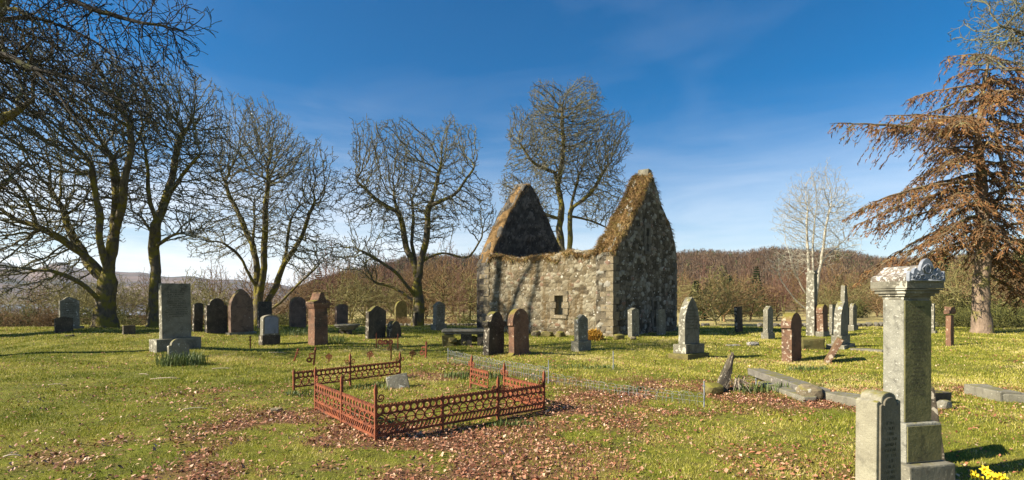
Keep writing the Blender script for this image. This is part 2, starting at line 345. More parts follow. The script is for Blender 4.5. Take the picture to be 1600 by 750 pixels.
# ------------------------------------------------------------------ ground
def leafd(x, y):
    """how thickly the brown beech leaves lie, 0..1"""
    n = fbm(x * 1.1, y * 1.1, 4, 3); n2 = fbm(x * 0.35 + 9, y * 0.35, 3, 8); n3 = vnoise(x * 4.5, y * 4.5, 31)
    def g(cx, cy, rx, ry, a=0.0):
        dx = x - cx; dy = y - cy; c, s = math.cos(a), math.sin(a)
        return np.exp(-(((dx * c + dy * s) / rx) ** 2 + ((-dx * s + dy * c) / ry) ** 2))
    d = (1.25 * g(-1.6, 5.9, 2.0, 0.75, 0.3) + 1.2 * g(0.5, 6.7, 1.6, 0.7, 0.7) + 1.1 * g(1.9, 8.3, 1.4, 0.9, 0.2) + 1.1 * g(-1.5, 11.6, 1.3, 1.5, 0)
         + 1.0 * g(-2.9, 6.7, 1.1, 0.8) + 1.0 * g(3.9, 8.3, 1.6, 0.75, -0.4) + 0.9 * g(5.4, 7.6, 1.4, .6, -.6) + 0.62 * g(1.3, 5.2, 2.8, 0.9) + .5 * g(-1.2, 4.9, 2.4, .7) + .45 * g(-1.6, 8.6, .9, .7) + .5 * g(-0.6, 10.5, 2, 1.2)
         + 0.30 * g(-4.0, 5.6, 1.8, 0.8, 0.2) + .5 * g(7.2, 9.5, 3, 1.0) + 0.35 * g(-5.5, 8.5, 2.5, 1.5) + .6 * g(2.2, 10.2, 2.5, .8))
    d = d * np.clip((n - 0.29) * 3.2, 0, 1.1) + 0.10 * np.clip((n2 - 0.40) * 4, 0, 1) + 0.025
    return np.clip(d * (0.45 + 1.1 * n3), 0, 1.0) * (1 - sst(22, 32, y))

def mk_ground():
    th = np.concatenate([np.linspace(-1.42, 1.42, 400), np.linspace(1.5, 2 * math.pi - 1.5, 40)])
    rr = [0.6]
    while rr[-1] < 5200: rr.append(rr[-1] * 1.0 + max(0.11, rr[-1] * 0.0165))
    rr = np.array(rr); T, Rr = np.meshgrid(th, rr, indexing='ij')
    X = Rr * np.sin(T); Y = Rr * np.cos(T); Z = hgt(X, Y)
    Z = Z + 0.012 * (fbm(X * 3, Y * 3, 3, 21) - 0.5) * (Rr < 40)
    nT, nR = X.shape
    V = np.stack([X, Y, Z], -1).reshape(-1, 3)
    V = np.vstack([V, [[0, 0, 0]]])
    i = np.arange(nT)[:, None]; j = np.arange(nR - 1)[None, :]
    a = (i * nR + j); b = (((i + 1) % nT) * nR + j)
    Q = np.stack([a, a + 1, b + 1, b], -1).reshape(-1, 4)
    ii = np.arange(nT); c = np.full(nT, nT * nR)
    Tt = np.stack([c, ii * nR, ((ii + 1) % nT) * nR], -1)
    ld = leafd(V[:, 0], V[:, 1]); fld = sst(31.5, 36, V[:, 1] + 0.04 * np.abs(V[:, 0]) + 1.5 * (fbm(V[:, 0] * .3, V[:, 1] * .3, 2, 5) - .5))
    d = np.hypot(V[:, 0], V[:, 1])
    me = npmesh('ground', V, Q[:, ::-1], Tt[:, ::-1], {'leafd': ld, 'field': fld, 'hill': sst(90, 150, d), 'far': sst(900, 1400, d)}, True)
    m, n, b = new_mat('ground', 0.95, 0.1); v = coordn(n)
    g1 = rampn(n, noisen(n, v, 1.1, 6, 0.65), [(0.3, (0.08, 0.105, 0.010)), (0.5, (0.18, 0.195, 0.02)), (0.72, (0.31, 0.27, 0.05))])
    g2 = mixc(n, rampn(n, noisen(n, v, 7, 6, 0.7), [(0.4, 0), (0.75, 1)]), g1, (0.12, 0.085, 0.035))
    g2 = mixc(n, 0.6, g2, rampn(n, noisen(n, v, 45, 5, 0.8), [(0.3, (0.35,) * 3), (0.7, (1.15,) * 3)]), 'MULTIPLY')
    lv = rampn(n, noisen(n, v, 60, 4, 0.8), [(0.35, (0.07, 0.035, 0.018)), (0.65, (0.26, 0.13, 0.07))])
    g2 = mixc(n, rampn(n, attrn(n, 'leafd'), [(0.3, 0), (0.8, 1)]), g2, lv)
    fc = rampn(n, noisen(n, v, 0.25, 6, 0.7), [(0.35, (0.34, 0.25, 0.12)), (0.5, (0.38, 0.31, 0.12)), (0.62, (0.26, 0.24, 0.08)), (0.75, (0.30, 0.16, 0.08))])
    g3 = mixc(n, attrn(n, 'field'), g2, fc)
    hc = rampn(n, noisen(n, v, 0.05, 6, 0.7), [(0.35, (0.10, 0.07, 0.035)), (0.6, (0.17, 0.12, 0.06))])
    g4 = mixc(n, attrn(n, 'hill'), g3, hc)
    vf = coordn(n, 'Object', (0.006, 0.003, 0.02))
    fc2 = rampn(n, noisen(n, vf, 1.0, 10, 0.72), [(0.35, (0.035, 0.04, 0.03)), (0.47, (0.08, 0.065, 0.055)), (0.56, (0.15, 0.10, 0.085)), (0.68, (0.25, 0.19, 0.12))])
    g5 = mixc(n, attrn(n, 'far'), g4, fc2)
    n.links.new(g5, b.inputs['Base Color'])
    bumpn(n, b, mathn(n, 'ADD', noisen(n, v, 30, 5, 0.7), noisen(n, v, 9, 3)), 0.6, 0.03)
    o = link('ground', me, m); tag(o, kind='structure')
mk_ground()
def mk_water():
    m, n, b = new_mat('loch water', 0.12, 0.5); b.inputs['Base Color'].default_value = (0.03, 0.05, 0.07, 1)
    bumpn(n, b, noisen(n, coordn(n, 'Object', (1, 0.4, 1)), 0.5, 4), 0.25, 0.3)
    V = [(-1900, 170, -3.05), (-20, 170, -3.05), (-20, 1150, -3.05), (-1900, 1150, -3.05)]
    tag(link('water', npmesh('water', V, [(0, 1, 2, 3)]), m), kind='structure')
mk_water()

def mk_grass():
    Vs = []; Rn = []
    tot = 0
    for (y0, y1, dens, hh, ww) in ((3.6, 6.5, 5200, 0.028, 0.006), (6.5, 10, 3000, 0.032, 0.0085), (10, 16, 1400, 0.036, 0.014), (16, 24, 600, 0.042, 0.022), (24, 34, 240, 0.055, 0.035)):
        area = 1.06 * (y1 * y1 - y0 * y0); n = int(area * dens)
        y = np.sqrt(RNG.uniform(y0 * y0, y1 * y1, n)); x = y * RNG.uniform(-1.05, 1.05, n)
        pn = fbm(x * 1.6, y * 1.6, 3, 2)
        keep = RNG.uniform(0, 1, n) < np.clip(0.25 + 1.5 * (pn - 0.25), 0.2, 1) * (1 - 0.6 * leafd(x, y))
        x = x[keep]; y = y[keep]; pn = pn[keep]; n = len(x); z = hgt(x, y)
        a = RNG.uniform(0, 2 * math.pi, n); lean = RNG.uniform(0.1, 1.3, n) * hh; la = RNG.uniform(0, 2 * math.pi, n)
        hgtb = hh * RNG.uniform(0.4, 1.5, n) * (0.6 + 0.9 * pn)
        w = ww * RNG.uniform(0.6, 1.3, n)
        p = np.stack([x, y, z - 0.004], -1); dx = np.stack([np.cos(a) * w / 2, np.sin(a) * w / 2, 0 * a], -1)
        tip = p + np.stack([np.cos(la) * lean, np.sin(la) * lean, hgtb], -1)
        Vs.append(np.stack([p - dx, p + dx, tip], 1).reshape(-1, 3))
        r = np.clip(RNG.normal(0.42, 0.2, n) + (fbm(x * .5, y * .5, 3, 44) - 0.5) * 1.3 + (fbm(x * 3.1, y * 3.1, 2, 45) - 0.5) * 0.9, 0, 0.97); r[RNG.uniform(0, 1, n) < 0.05] = 1
        Rn.append(np.repeat(r, 3))
    V = np.concatenate(Vs); T = np.arange(len(V)).reshape(-1, 3)
    o = link('grass', npmesh('grass', V, None, T, {'rnd': np.concatenate(Rn)}), M['grass']); tag(o, 'short yellow green mossy grass over the churchyard', 'grass', kind='stuff')
mk_grass()
def mk_leaves():
    n = 700000
    y = np.sqrt(RNG.uniform(3.5 ** 2, 26 ** 2, n)); x = y * RNG.uniform(-1.05, 1.05, n)
    k = RNG.uniform(0, 1, n) < leafd(x, y) * np.where(y < 10, 1.0, np.where(y < 15, 0.45, 0.22)) * 0.95
    x = x[k]; y = y[k]; n = len(x)
    z = hgt(x, y) + RNG.uniform(0.004, 0.03, n)
    L = np.clip(RNG.lognormal(-4.13, 0.33, n), 0.009, 0.036) * np.where(y > 12, 1.3, 1.0); W = L * RNG.uniform(0.5, 0.75, n)
    a = RNG.uniform(0, 2 * math.pi, n); t1 = RNG.normal(0, 0.45, n); fold = RNG.uniform(0.1, 0.8, n)
    ux = np.stack([np.cos(a) * np.cos(t1), np.sin(a) * np.cos(t1), np.sin(t1)], -1)
    vx = np.stack([-np.sin(a), np.cos(a), RNG.normal(0, .35, n)], -1); vx /= np.linalg.norm(vx, axis=1)[:, None]
    wz = np.cross(ux, vx)
    p = np.stack([x, y, z], -1)
    A = p - ux * L[:, None]; B = p + ux * L[:, None]
    up = wz * (W * fold)[:, None]
    C1 = p + vx * W[:, None] + up + ux * (L * .1)[:, None]; C2 = p - vx * W[:, None] + up + ux * (L * .1)[:, None]
    B = B + wz * (L * RNG.uniform(-.3, .5, n))[:, None]
    V = np.stack([A, C2, B, C1], 1).reshape(-1, 3); i = np.arange(n) * 4
    T = np.concatenate([np.stack([i, i + 1, i + 2], -1), np.stack([i, i + 2, i + 3], -1)])
    r = np.repeat(np.clip(RNG.beta(1.3, 2.0, n), 0, 1), 4)
    o = link('fallen_leaves', npmesh('fallen_leaves', V, None, T, {'rnd': r}), M['leaf']); tag(o, 'brown beech leaves scattered and drifted on the grass', 'leaves', kind='stuff')
mk_leaves()

# ------------------------------------------------------------------ trees: space colonisation
def grow(seeds, pts, step=0.14, di=1.6, dk=0.3, trop=(0, 0, 0.05), maxit=110, wig=0.22, rng=RNG):
    nodes = []; par = []
    for s in seeds:
        s = [np.array(q, float) for q in s]
        if nodes:
            A = np.array(nodes); base = int(np.argmin(((A - s[0]) ** 2).sum(1)))
            s = [A[base]] + s[1:]; last = base
        else:
            nodes.append(s[0]); par.append(-1); last = 0
        ph = 0.0; p_a, p_b = rng.uniform(0, 6, 2); n0 = len(nodes); wan = 0.055
        # smooth with catmull-rom and sub-step
        for k in range(len(s) - 1):
            p0 = s[max(k - 1, 0)]; p1 = s[k]; p2 = s[k + 1]; p3 = s[min(k + 2, len(s) - 1)]
            nn = max(1, int(np.linalg.norm(p2 - p1) / (step * 1.6)))
            for q in range(1, nn + 1):
                t = q / nn
                c = 0.5 * ((2 * p1) + (-p0 + p2) * t + (2 * p0 - 5 * p1 + 4 * p2 - p3) * t * t + (-p0 + 3 * p1 - 3 * p2 + p3) * t ** 3)
                ph += 0.9; c = c + rng.normal(0, step * 0.14, 3) + wan * min(1.0, (len(nodes) - n0) / 12) * np.array([math.sin(ph * .55 + p_a), math.sin(ph * .47 + p_b), .3 * math.sin(ph * .8)])
                nodes.append(c); par.append(last); last = len(nodes) - 1
    A = np.array(nodes, dtype=np.float32); alive = np.array(pts, dtype=np.float32)
    best = np.full(len(alive), 1e9, np.float32); bi = np.zeros(len(alive), np.int64)
    def upd(newp, off):
        nonlocal best, bi
        for c0 in range(0, len(newp), 400):
            nn = newp[c0:c0 + 400]
            d2 = (alive ** 2).sum(1)[:, None] - 2 * alive @ nn.T + (nn ** 2).sum(1)[None, :]
            j = d2.argmin(1); dd = d2[np.arange(len(alive)), j]
            m = dd < best; best[m] = dd[m]; bi[m] = j[m] + off + c0
    ctr = alive.mean(0); A = A - ctr; alive = alive - ctr
    upd(A, 0)
    npar = list(par); tr = np.array(trop)
    chunks = [A]; count = len(A)
    for it in range(maxit):
        m = best < di * di
        if not m.any():
            if it < 40: di *= 1.4; continue
            break
        allA = np.concatenate(chunks) if len(chunks) > 1 else chunks[0]; chunks = [allA]
        idx = bi[m]; vec = alive[m] - allA[idx]; vec /= (np.linalg.norm(vec, axis=1)[:, None] + 1e-9)
        uq, inv = np.unique(idx, return_inverse=True)
        sm = np.zeros((len(uq), 3)); np.add.at(sm, inv, vec)
        sm /= (np.linalg.norm(sm, axis=1)[:, None] + 1e-6)
        sm = sm + tr + rng.normal(0, wig, sm.shape); sm /= (np.linalg.norm(sm, axis=1)[:, None] + 1e-6)
        newp = (allA[uq] + sm * step).astype(np.float32)
        npar += list(uq); chunks.append(newp)
        upd(newp, count); count += len(newp)
        k = best > dk * dk
        alive = alive[k]; best = best[k]; bi = bi[k]
        if len(alive) < 10: break
    return np.concatenate(chunks) + ctr, np.array(npar)

def tubes(chains):
    """chains: list of (points Nx3, radii N, sides) -> V, Q, rnd"""
    out = {}
    for p, r, k in chains: out.setdefault(k, []).append((p, r))
    Vs = []; Qs = []; Rs = []; off = 0
    for k, L in out.items():
        Pn = np.concatenate([a for a, _ in L]); Rd = np.concatenate([b for _, b in L]); ln = np.array([len(a) for a, _ in L])
        cid = np.repeat(np.arange(len(L)), ln); st = np.concatenate([[0], np.cumsum(ln)[:-1]]); en = st + ln - 1
        nx = np.minimum(np.arange(len(Pn)) + 1, en[cid]); pv = np.maximum(np.arange(len(Pn)) - 1, st[cid])
        d = Pn[nx] - Pn[pv]; d /= (np.linalg.norm(d, axis=1)[:, None] + 1e-9)
        d0 = (Pn[en] - Pn[st]); d0 /= (np.linalg.norm(d0, axis=1)[:, None] + 1e-9)
        ref = np.where(np.abs(d0[:, 2:3]) < 0.7, np.array([[0.03, 0.02, 1.0]]), np.array([[1.0, 0.1, 0.05]]))[cid]
        a = np.cross(d, ref); a /= (np.linalg.norm(a, axis=1)[:, None] + 1e-9); b = np.cross(d, a)
        ang = 2 * math.pi * np.arange(k) / k
        V = Pn[:, None, :] + Rd[:, None, None] * (a[:, None, :] * np.cos(ang)[None, :, None] + b[:, None, :] * np.sin(ang)[None, :, None])
        i = np.where(np.arange(len(Pn)) < en[cid])[0][:, None]; j = np.arange(k)[None, :]; j2 = (j + 1) % k
        Q = np.stack([i * k + j, (i + 1) * k + j, (i + 1) * k + j2, i * k + j2], -1).reshape(-1, 4) + off
        if k >= 8:      # burrs and fluting on the thick wood
            lump = fbm(Pn[:, None, 0] * 2.3 + np.cos(ang)[None] * 1.3, Pn[:, None, 2] * 1.6 + np.sin(ang)[None] * 1.3, 3, 5) - .5
            V = Pn[:, None, :] + (V - Pn[:, None, :]) * (1 + .55 * lump)[..., None]
        Vs.append(V.reshape(-1, 3)); Qs.append(Q); off += len(Pn) * k
        rc = RNG.uniform(0, 1, len(L))[cid]; Rs.append(np.repeat(rc, k))
    return np.concatenate(Vs), np.concatenate(Qs), np.concatenate(Rs)

def to_chains(A, par, rtrunk, rtip=0.011, split=0.055, spurs=1, flare=1.25, spl=0.16, spup=0.5, taper=.62):
    n = len(A); nchild = np.bincount(par[par >= 0], minlength=n)
    tips = (nchild == 0).sum(); e = math.log(max(tips, 2)) / math.log(rtrunk / rtip)
    acc = np.zeros(n)
    for i in range(n - 1, -1, -1):
        if acc[i] == 0: acc[i] = rtip ** e
        if par[i] >= 0: acc[par[i]] += acc[i]
    rad = acc ** (1 / e)
    if taper:      # limbs thin out with their distance from the foot
        dl = np.zeros(n)
        for i in range(1, n): dl[i] = dl[par[i]] + np.linalg.norm(A[i] - A[par[i]])
        rad = rtip + (rad - rtip) * (1 - taper * np.clip(dl / dl.max(), 0, 1) ** .8)
    main = np.full(n, -1); mr = np.zeros(n)
    for i in range(n):
        p = par[i]
        if p >= 0 and rad[i] > mr[p]: mr[p] = rad[i]; main[p] = i
    chains = []
    starts = [0] + [i for i in range(1, n) if main[par[i]] != i]
    for s in starts:
        idx = [s]; c = main[s]
        while c >= 0: idx.append(c); c = main[c]
        if s != 0: pts = np.vstack([A[par[s]][None], A[idx]]); r = np.concatenate([[rad[s]], rad[idx]])
        else: pts = A[idx]; r = rad[idx]
        if len(pts) > 4:      # light smoothing
            q = pts.copy(); q[1:-1] = 0.25 * pts[:-2] + 0.5 * pts[1:-1] + 0.25 * pts[2:]; pts = q
        chains.append((pts, r))
    if spurs:
        pick = np.concatenate([np.where(nchild == 0)[0]] * spurs + [np.where((rad < rtip * 2.6) & (nchild > 0))[0][::2]])
        d = A[pick] - A[par[pick]]; d /= (np.linalg.norm(d, axis=1)[:, None] + 1e-9)
        for k in range(len(pick)):
            v = d[k] * 0.7 + RNG.normal(0, 0.55, 3); v /= np.linalg.norm(v) + 1e-9
            L = spl * RNG.uniform(0.6, 1.5); p0 = A[pick[k]]; p1 = p0 + v * L * 0.5; v2 = v + np.array([0, 0, spup]); v2 /= np.linalg.norm(v2)
            p2 = p1 + v2 * L * 0.6
            chains.append((np.array([p0, p1, p2]), np.array([rtip * 0.85, rtip * 0.8, rtip * 1.15])))
    # flare of the trunk foot
    f = chains[0]; z0 = f[0][0][2]; hz = f[0][:, 2] - z0
    f[1][:] = f[1] * (1 + (flare - 1) * 1.6 * np.exp(-hz / 0.45))
    T = []; Cn = []
    for p, r in chains:
        if r[0] > split:
            k = int(np.argmax(r < split)) if (r < split).any() else len(r)
            if k >= 2: T.append((p[:k + 1], r[:k + 1], 12 if r[0] > 0.15 else 8))
            if len(p) - k >= 2 and k > 0: Cn.append((p[k:], r[k:], 5 if r[k] > 0.03 else 3))
        else: Cn.append((p, r, 5 if r[0] > 0.03 else 3))
    return T, Cn
def lobe_pts(lobes, dens, dep, rng=RNG):
    out = []
    for (px, py, rx, ry, rd, dz) in lobes:
        c = P(px, py, dep + dz); s = dep / FPX
        vol = 4.19 * rx * s * ry * s * rd; n = int(vol * dens)
        q = rng.normal(0, 1, (n, 3)); q /= np.linalg.norm(q, axis=1)[:, None]; q *= (rng.uniform(0.0, 1, n) ** (1 / 2.4))[:, None]
        # uneven outline
        lump = 1 + 0.16 * np.sin(q[:, 0] * 7 + px) + 0.14 * np.sin(q[:, 2] * 9 + py) * np.cos(q[:, 1] * 6)
        q = q * lump[:, None] * np.array([rx * s, rd, ry * s]); out.append(c + q)
    return np.concatenate(out)
def tree(dep, base, seeds, lobes, label, group='bare trees round the churchyard', rt=0.42, dens=16, step=0.125, dk=0.33, bark='bark', twig='twig', zmin=0.9, trop=(0, 0, 0.14), wig=0.28, rtip=0.011, name='sycamore_tree', spl=0.16, spup=0.5, spurs=1, di=1.7, flare=1.3, trim=True, taper=.55):
    S = [[P(px, py, dep + dz) for (px, py, dz) in s] for s in seeds]
    if trim: S = [q[:-2] if len(q) >= 6 else (q[:-1] if len(q) >= 4 else q) for q in S]
    g0 = hg(S[0][0][0], S[0][0][1]); S[0][0][2] = g0 - 0.15
    dens *= 3.9; dk *= 0.65; rt *= 0.82; rtip *= 1.3; spl *= .95
    pts = lobe_pts(lobes, dens, dep); pts = pts[pts[:, 2] > hgt(pts[:, 0], pts[:, 1]) + zmin]
    A, par = grow(S, pts, step, di, dk, trop, wig=wig)
    T, Cn = to_chains(A, par, rt, rtip=rtip, spl=spl, spup=spup, spurs=spurs, flare=flare, taper=taper)
    org = np.array([S[0][0][0], S[0][0][1], g0])
    root = empty(name, org, 0, label, 'tree', group)
    for nm, ch, mt in (('trunk', T, bark), ('crown', Cn, twig)):
        V, Q, r = tubes(ch); me = npmesh(nm, V - org, Q, None, {'rnd': r}, True)
        link(nm, me, M[mt], root)
    return root

# T1 the big many-stemmed one at the left
tree(23, 0, [[(163, 516, 0), (163, 480, 0), (168, 440, 0), (176, 380, 0.2), (182, 320, .3), (178, 250, .4), (166, 180, .3), (160, 110, 0)],
             [(168, 430, 0), (158, 380, -.5), (152, 320, -.8), (146, 260, -1), (128, 190, -1.3), (105, 130, -1.5)],
             [(166, 440, 0), (140, 415, .5), (122, 385, .9), (100, 330, 1.2), (60, 270, 1.6), (20, 220, 2)],
             [(163, 478, 0), (142, 455, -.6), (115, 435, -1.0), (80, 424, -1.4), (40, 418, -1.8), (-30, 440, -2)],
             [(166, 435, 0), (138, 405, 0), (95, 375, -.2), (60, 352, -.5), (10, 335, -.8), (-50, 330, -1)],
             [(180, 370, 0), (192, 310, -.4), (200, 250, -.6), (205, 190, -.6), (190, 130, -.4)]],
     [(120, 150, 105, 95, 4.2, 0), (60, 240, 110, 90, 4.0, 0), (165, 220, 65, 120, 3.5, 0), (30, 340, 100, 60, 3.5, 0), (20, 425, 90, 45, 2.6, -1), (120, 330, 60, 60, 2.8, 0)],
     'huge many-stemmed mossy bare sycamore behind the peaked slate stone, leftmost of the churchyard trees', rt=0.48, dens=6.8)
tree(24, 0, [[(241, 518, 0), (243, 470, 0), (241, 410, .1), (243, 352, 0), (234, 310, -.3), (228, 250, -.5), (222, 190, -.6), (232, 130, -.4)],
             [(243, 352, 0), (262, 305, .5), (272, 250, .8), (292, 200, 1), (300, 150, 1)],
             [(262, 300, 0), (285, 275, -.8), (312, 240, -1.2), (325, 200, -1)],
             [(243, 372, 0), (225, 345, .8), (205, 330, 1.1)], [(246, 385, 0), (275, 365, -.6), (305, 372, -1)]],
     [(268, 180, 72, 80, 3.0, 0), (225, 160, 50, 70, 2.6, 0), (305, 230, 42, 75, 2.4, 0), (300, 330, 45, 50, 2.2, 0), (205, 300, 40, 60, 2.0, 0)],
     'tall bare sycamore with a forked trunk just left of the tall grey inscribed slab', rt=0.33, dens=11.5)
tree(31, 0, [[(402, 505, 0), (404, 460, 0), (398, 400, .4), (396, 330, .8), (388, 260, 1), (372, 200, 1)],
             [(404, 470, 0), (412, 420, -.5), (414, 350, -.8), (418, 280, -1), (430, 210, -1)],
             [(405, 490, 0), (430, 450, .3), (445, 400, .4), (455, 340, .5), (480, 270, .5)],
             [(406, 495, 0), (440, 470, -.6), (470, 440, -.9), (500, 412, -1.2), (520, 392, -1.4)],
             [(402, 455, 0), (380, 410, -.4), (352, 380, -.8), (325, 365, -1)],
             [(440, 420, .3), (470, 370, 0), (490, 320, 0), (505, 260, 0)], [(397, 380, .4), (370, 330, .8), (350, 280, 1), (345, 230, 1)]],
     [(400, 230, 58, 75, 3.3, 0), (440, 250, 42, 60, 3, 0), (488, 290, 38, 75, 2.8, 0), (350, 270, 40, 70, 2.6, 0), (330, 370, 42, 40, 2.2, 0), (480, 390, 52, 38, 2.4, 0), (425, 340, 60, 60, 3, 0)],
     'broad bare sycamore with many stems spreading from low down behind the pointed-arch headstone', rt=0.42, dens=9.5)
tree(31, 0, [[(652, 508, 0), (654, 470, 0), (650, 430, 0), (632, 370, .5), (615, 300, .8), (598, 250, 1), (585, 205, 1)],
             [(652, 440, 0), (664, 380, -.4), (672, 320, -.7), (690, 260, -.8), (715, 200, -.6)],
             [(655, 450, 0), (645, 380, .6), (645, 310, .8), (650, 240, .9)],
             [(650, 468, 0), (622, 430, -.8), (590, 405, -1.3), (560, 390, -1.6), (530, 388, -1.8)],
             [(651, 475, 0), (625, 455, .8), (585, 440, 1), (540, 440, 1.3)],
             [(660, 410, 0), (690, 395, -.5), (730, 402, -.8), (752, 370, -.8), (775, 330, -.8)],
             [(620, 330, .7), (585, 310, .8), (555, 280, .9)], [(672, 320, -.7), (715, 300, -1), (740, 260, -1)]],
     [(595, 245, 48, 55, 3, 0), (650, 250, 42, 50, 3, 0), (712, 235, 36, 52, 2.8, 0), (570, 310, 48, 48, 2.8, 0), (700, 320, 45, 50, 2.6, 0), (752, 325, 28, 45, 2, 0), (560, 400, 48, 32, 2.4, 0), (640, 330, 60, 60, 3, 0)],
     'bare sycamore with mossy sweeping low limbs standing left of the ruined chapel', rt=0.42, dens=9.5)
tree(42, 0, [[(884, 510, 0), (888, 440, 0), (890, 370, 0), (893, 320, 0), (905, 270, .5), (915, 220, .6), (905, 160, .6)],
             [(886, 450, 0), (876, 380, .6), (876, 320, .8), (868, 270, 1), (850, 220, 1.2), (835, 180, 1.2)],
             [(890, 325, 0), (925, 300, -.5), (945, 265, -.9), (960, 220, -1)],
             [(876, 340, .6), (845, 330, .3), (820, 300, 0), (795, 290, 0)], [(893, 340, 0), (925, 345, .8), (955, 360, 1)],
             [(872, 290, 1), (880, 230, -.5), (878, 170, -1)], [(868, 270, 1), (835, 255, -.3), (812, 225, -.6)]],
     [(885, 190, 70, 60, 4.4, 0), (835, 220, 48, 48, 3.8, 0), (940, 222, 44, 50, 3.8, 0), (890, 255, 85, 50, 4.4, 0), (808, 295, 36, 34, 3, 0), (940, 315, 44, 40, 3.2, 0), (835, 330, 36, 42, 3, 0)],
     'large round-crowned bare sycamore rising behind the ruined chapel', rt=0.5, dens=11, step=0.19, dk=.42, rtip=0.013, spl=.22)
# pale ash with several straight stems
tree(44, 0, [[(1271, 500, 0), (1272, 440, 0), (1270, 380, 0), (1275, 330, 0), (1280, 275, 0)],
             [(1271, 470, 0), (1263, 420, .4), (1262, 360, .6), (1260, 320, .7), (1250, 285, .8)],
             [(1272, 480, 0), (1280, 430, -.4), (1288, 370, -.7), (1298, 320, -.8), (1305, 285, -.8)],
             [(1271, 485, 0), (1250, 440, -.6), (1235, 410, -1), (1215, 395, -1)], [(1273, 430, 0), (1292, 400, .5), (1320, 375, .8), (1338, 355, .8)],
             [(1268, 490, 0), (1240, 465, .3), (1215, 430, .8), (1200, 415, 1)]],
     [(1275, 320, 34, 58, 3, 0), (1245, 340, 30, 50, 2.4, 0), (1305, 335, 32, 48, 2.4, 0), (1230, 410, 32, 28, 2, 0), (1320, 380, 22, 26, 2, 0), (1272, 385, 38, 40, 2, 0)],
     'pale slender bare ash with several straight stems, beyond the stones right of the chapel', rt=0.3, dens=8, step=0.22, dk=.45, bark='bark_pale', twig='bark_pale', wig=0.13, trop=(0, 0, 0.32), rtip=0.009, name='ash_tree', spl=.3, spup=.8)
# trees whose trunks stand outside the frame on the left; their limbs reach in and their shade falls on the yard
tree(14, 0, [[(-185, 540, 0), (-190, 300, 0), (-180, 120, 0), (-170, -80, 0), (-160, -260, 0)],
             [(-188, 230, 0), (-90, 110, -.3), (0, 85, -.8), (60, 110, -1.0), (130, 130, -1.2), (200, 160, -1.3), (250, 210, -1.4)],
             [(-180, 120, 0), (-60, 0, .2), (60, -10, -.2), (150, 15, -.4), (240, 40, -.6), (310, 55, -.8)],
             [(-186, 180, 0), (-80, 60, .5), (20, 30, .6), (100, 40, .8), (180, 90, .9)],
             [(-188, 300, 0), (-80, 240, 0), (0, 290, -.4), (60, 310, -.6)],
             [(-170, -80, 0), (-40, -160, 0), (100, -120, 0), (220, -60, 0)], [(60, 110, -1), (110, 170, -1.4), (150, 230, -1.6)]],
     [(80, 60, 110, 55, 1.6, -.5), (200, 60, 100, 52, 1.3, -.6), (250, 20, 70, 40, 1.2, -.6), (150, 150, 90, 50, 1.2, -1.2), (-20, 110, 110, 80, 1.8, 0), (-30, 280, 70, 50, 1.2, -.3), (90, -100, 200, 90, 2, 0)],
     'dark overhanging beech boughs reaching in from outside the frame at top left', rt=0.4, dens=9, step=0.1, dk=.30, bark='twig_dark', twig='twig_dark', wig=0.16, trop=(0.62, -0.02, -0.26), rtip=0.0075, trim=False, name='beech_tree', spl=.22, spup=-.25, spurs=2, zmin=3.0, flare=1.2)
tree(19.5, 0, [[(-85, 530, 0), (-80, 400, 0), (-72, 250, .3), (-60, 60, .8), (-45, -80, 1.0), (-20, -200, .8), (5, -300, .5)],
               [(-76, 380, 0), (-120, 200, .8), (-130, 0, 1.5), (-110, -160, 1.9), (-80, -300, 1.9)], [(-70, 250, 0), (-20, 200, -.3), (30, 170, -.5), (70, 150, -.6)],
               [(-80, 330, 0), (-30, 300, .3), (10, 290, .5)], [(-75, 300, 0), (-85, 100, -.3), (-90, -60, -.5), (-75, -220, -.8), (-50, -320, -.9)], [(-60, 100, 1.2), (20, -20, .9), (60, -140, .2), (90, -240, -.5)],
               [(-120, 200, 1), (-160, 20, 2.8), (-150, -150, 3.6), (-110, -300, 3.8)]],
     [(0, 60, 80, 120, 2.6, 0), (-90, -40, 110, 150, 3, 0), (-20, 220, 70, 80, 2.4, 0), (30, -330, 60, 60, 2, 1), (-60, -350, 80, 50, 3, 0), (90, -260, 40, 50, 1.5, -1), (-100, -340, 50, 50, 1.5, 3.5)],
     'tall bare sycamore filling the left edge, its trunk outside the frame', rt=1.0, dens=2.8, rtip=.011, trim=False, taper=.2)
# crown corner at top right
tree(21, 0, [[(1760, 545, 0), (1750, 350, 0), (1745, 150, 0), (1740, -50, 0)], [(1748, 250, 0), (1680, 120, -.4), (1620, 60, -.6), (1560, 40, -.8), (1520, 60, -.9)],
             [(1745, 150, 0), (1680, 20, .3), (1610, -10, .5), (1550, -20, .6)], [(1680, 120, -.4), (1620, 110, -.3), (1570, 110, -.2)]],
     [(1610, 30, 85, 62, 2.2, 0), (1570, 70, 55, 30, 1.6, 0), (1680, 0, 80, 90, 2.5, 0)],
     'bare grey twigs of a tree outside the frame hanging in at the top right corner', rt=0.35, dens=14, dk=.3, rtip=.010, zmin=4)

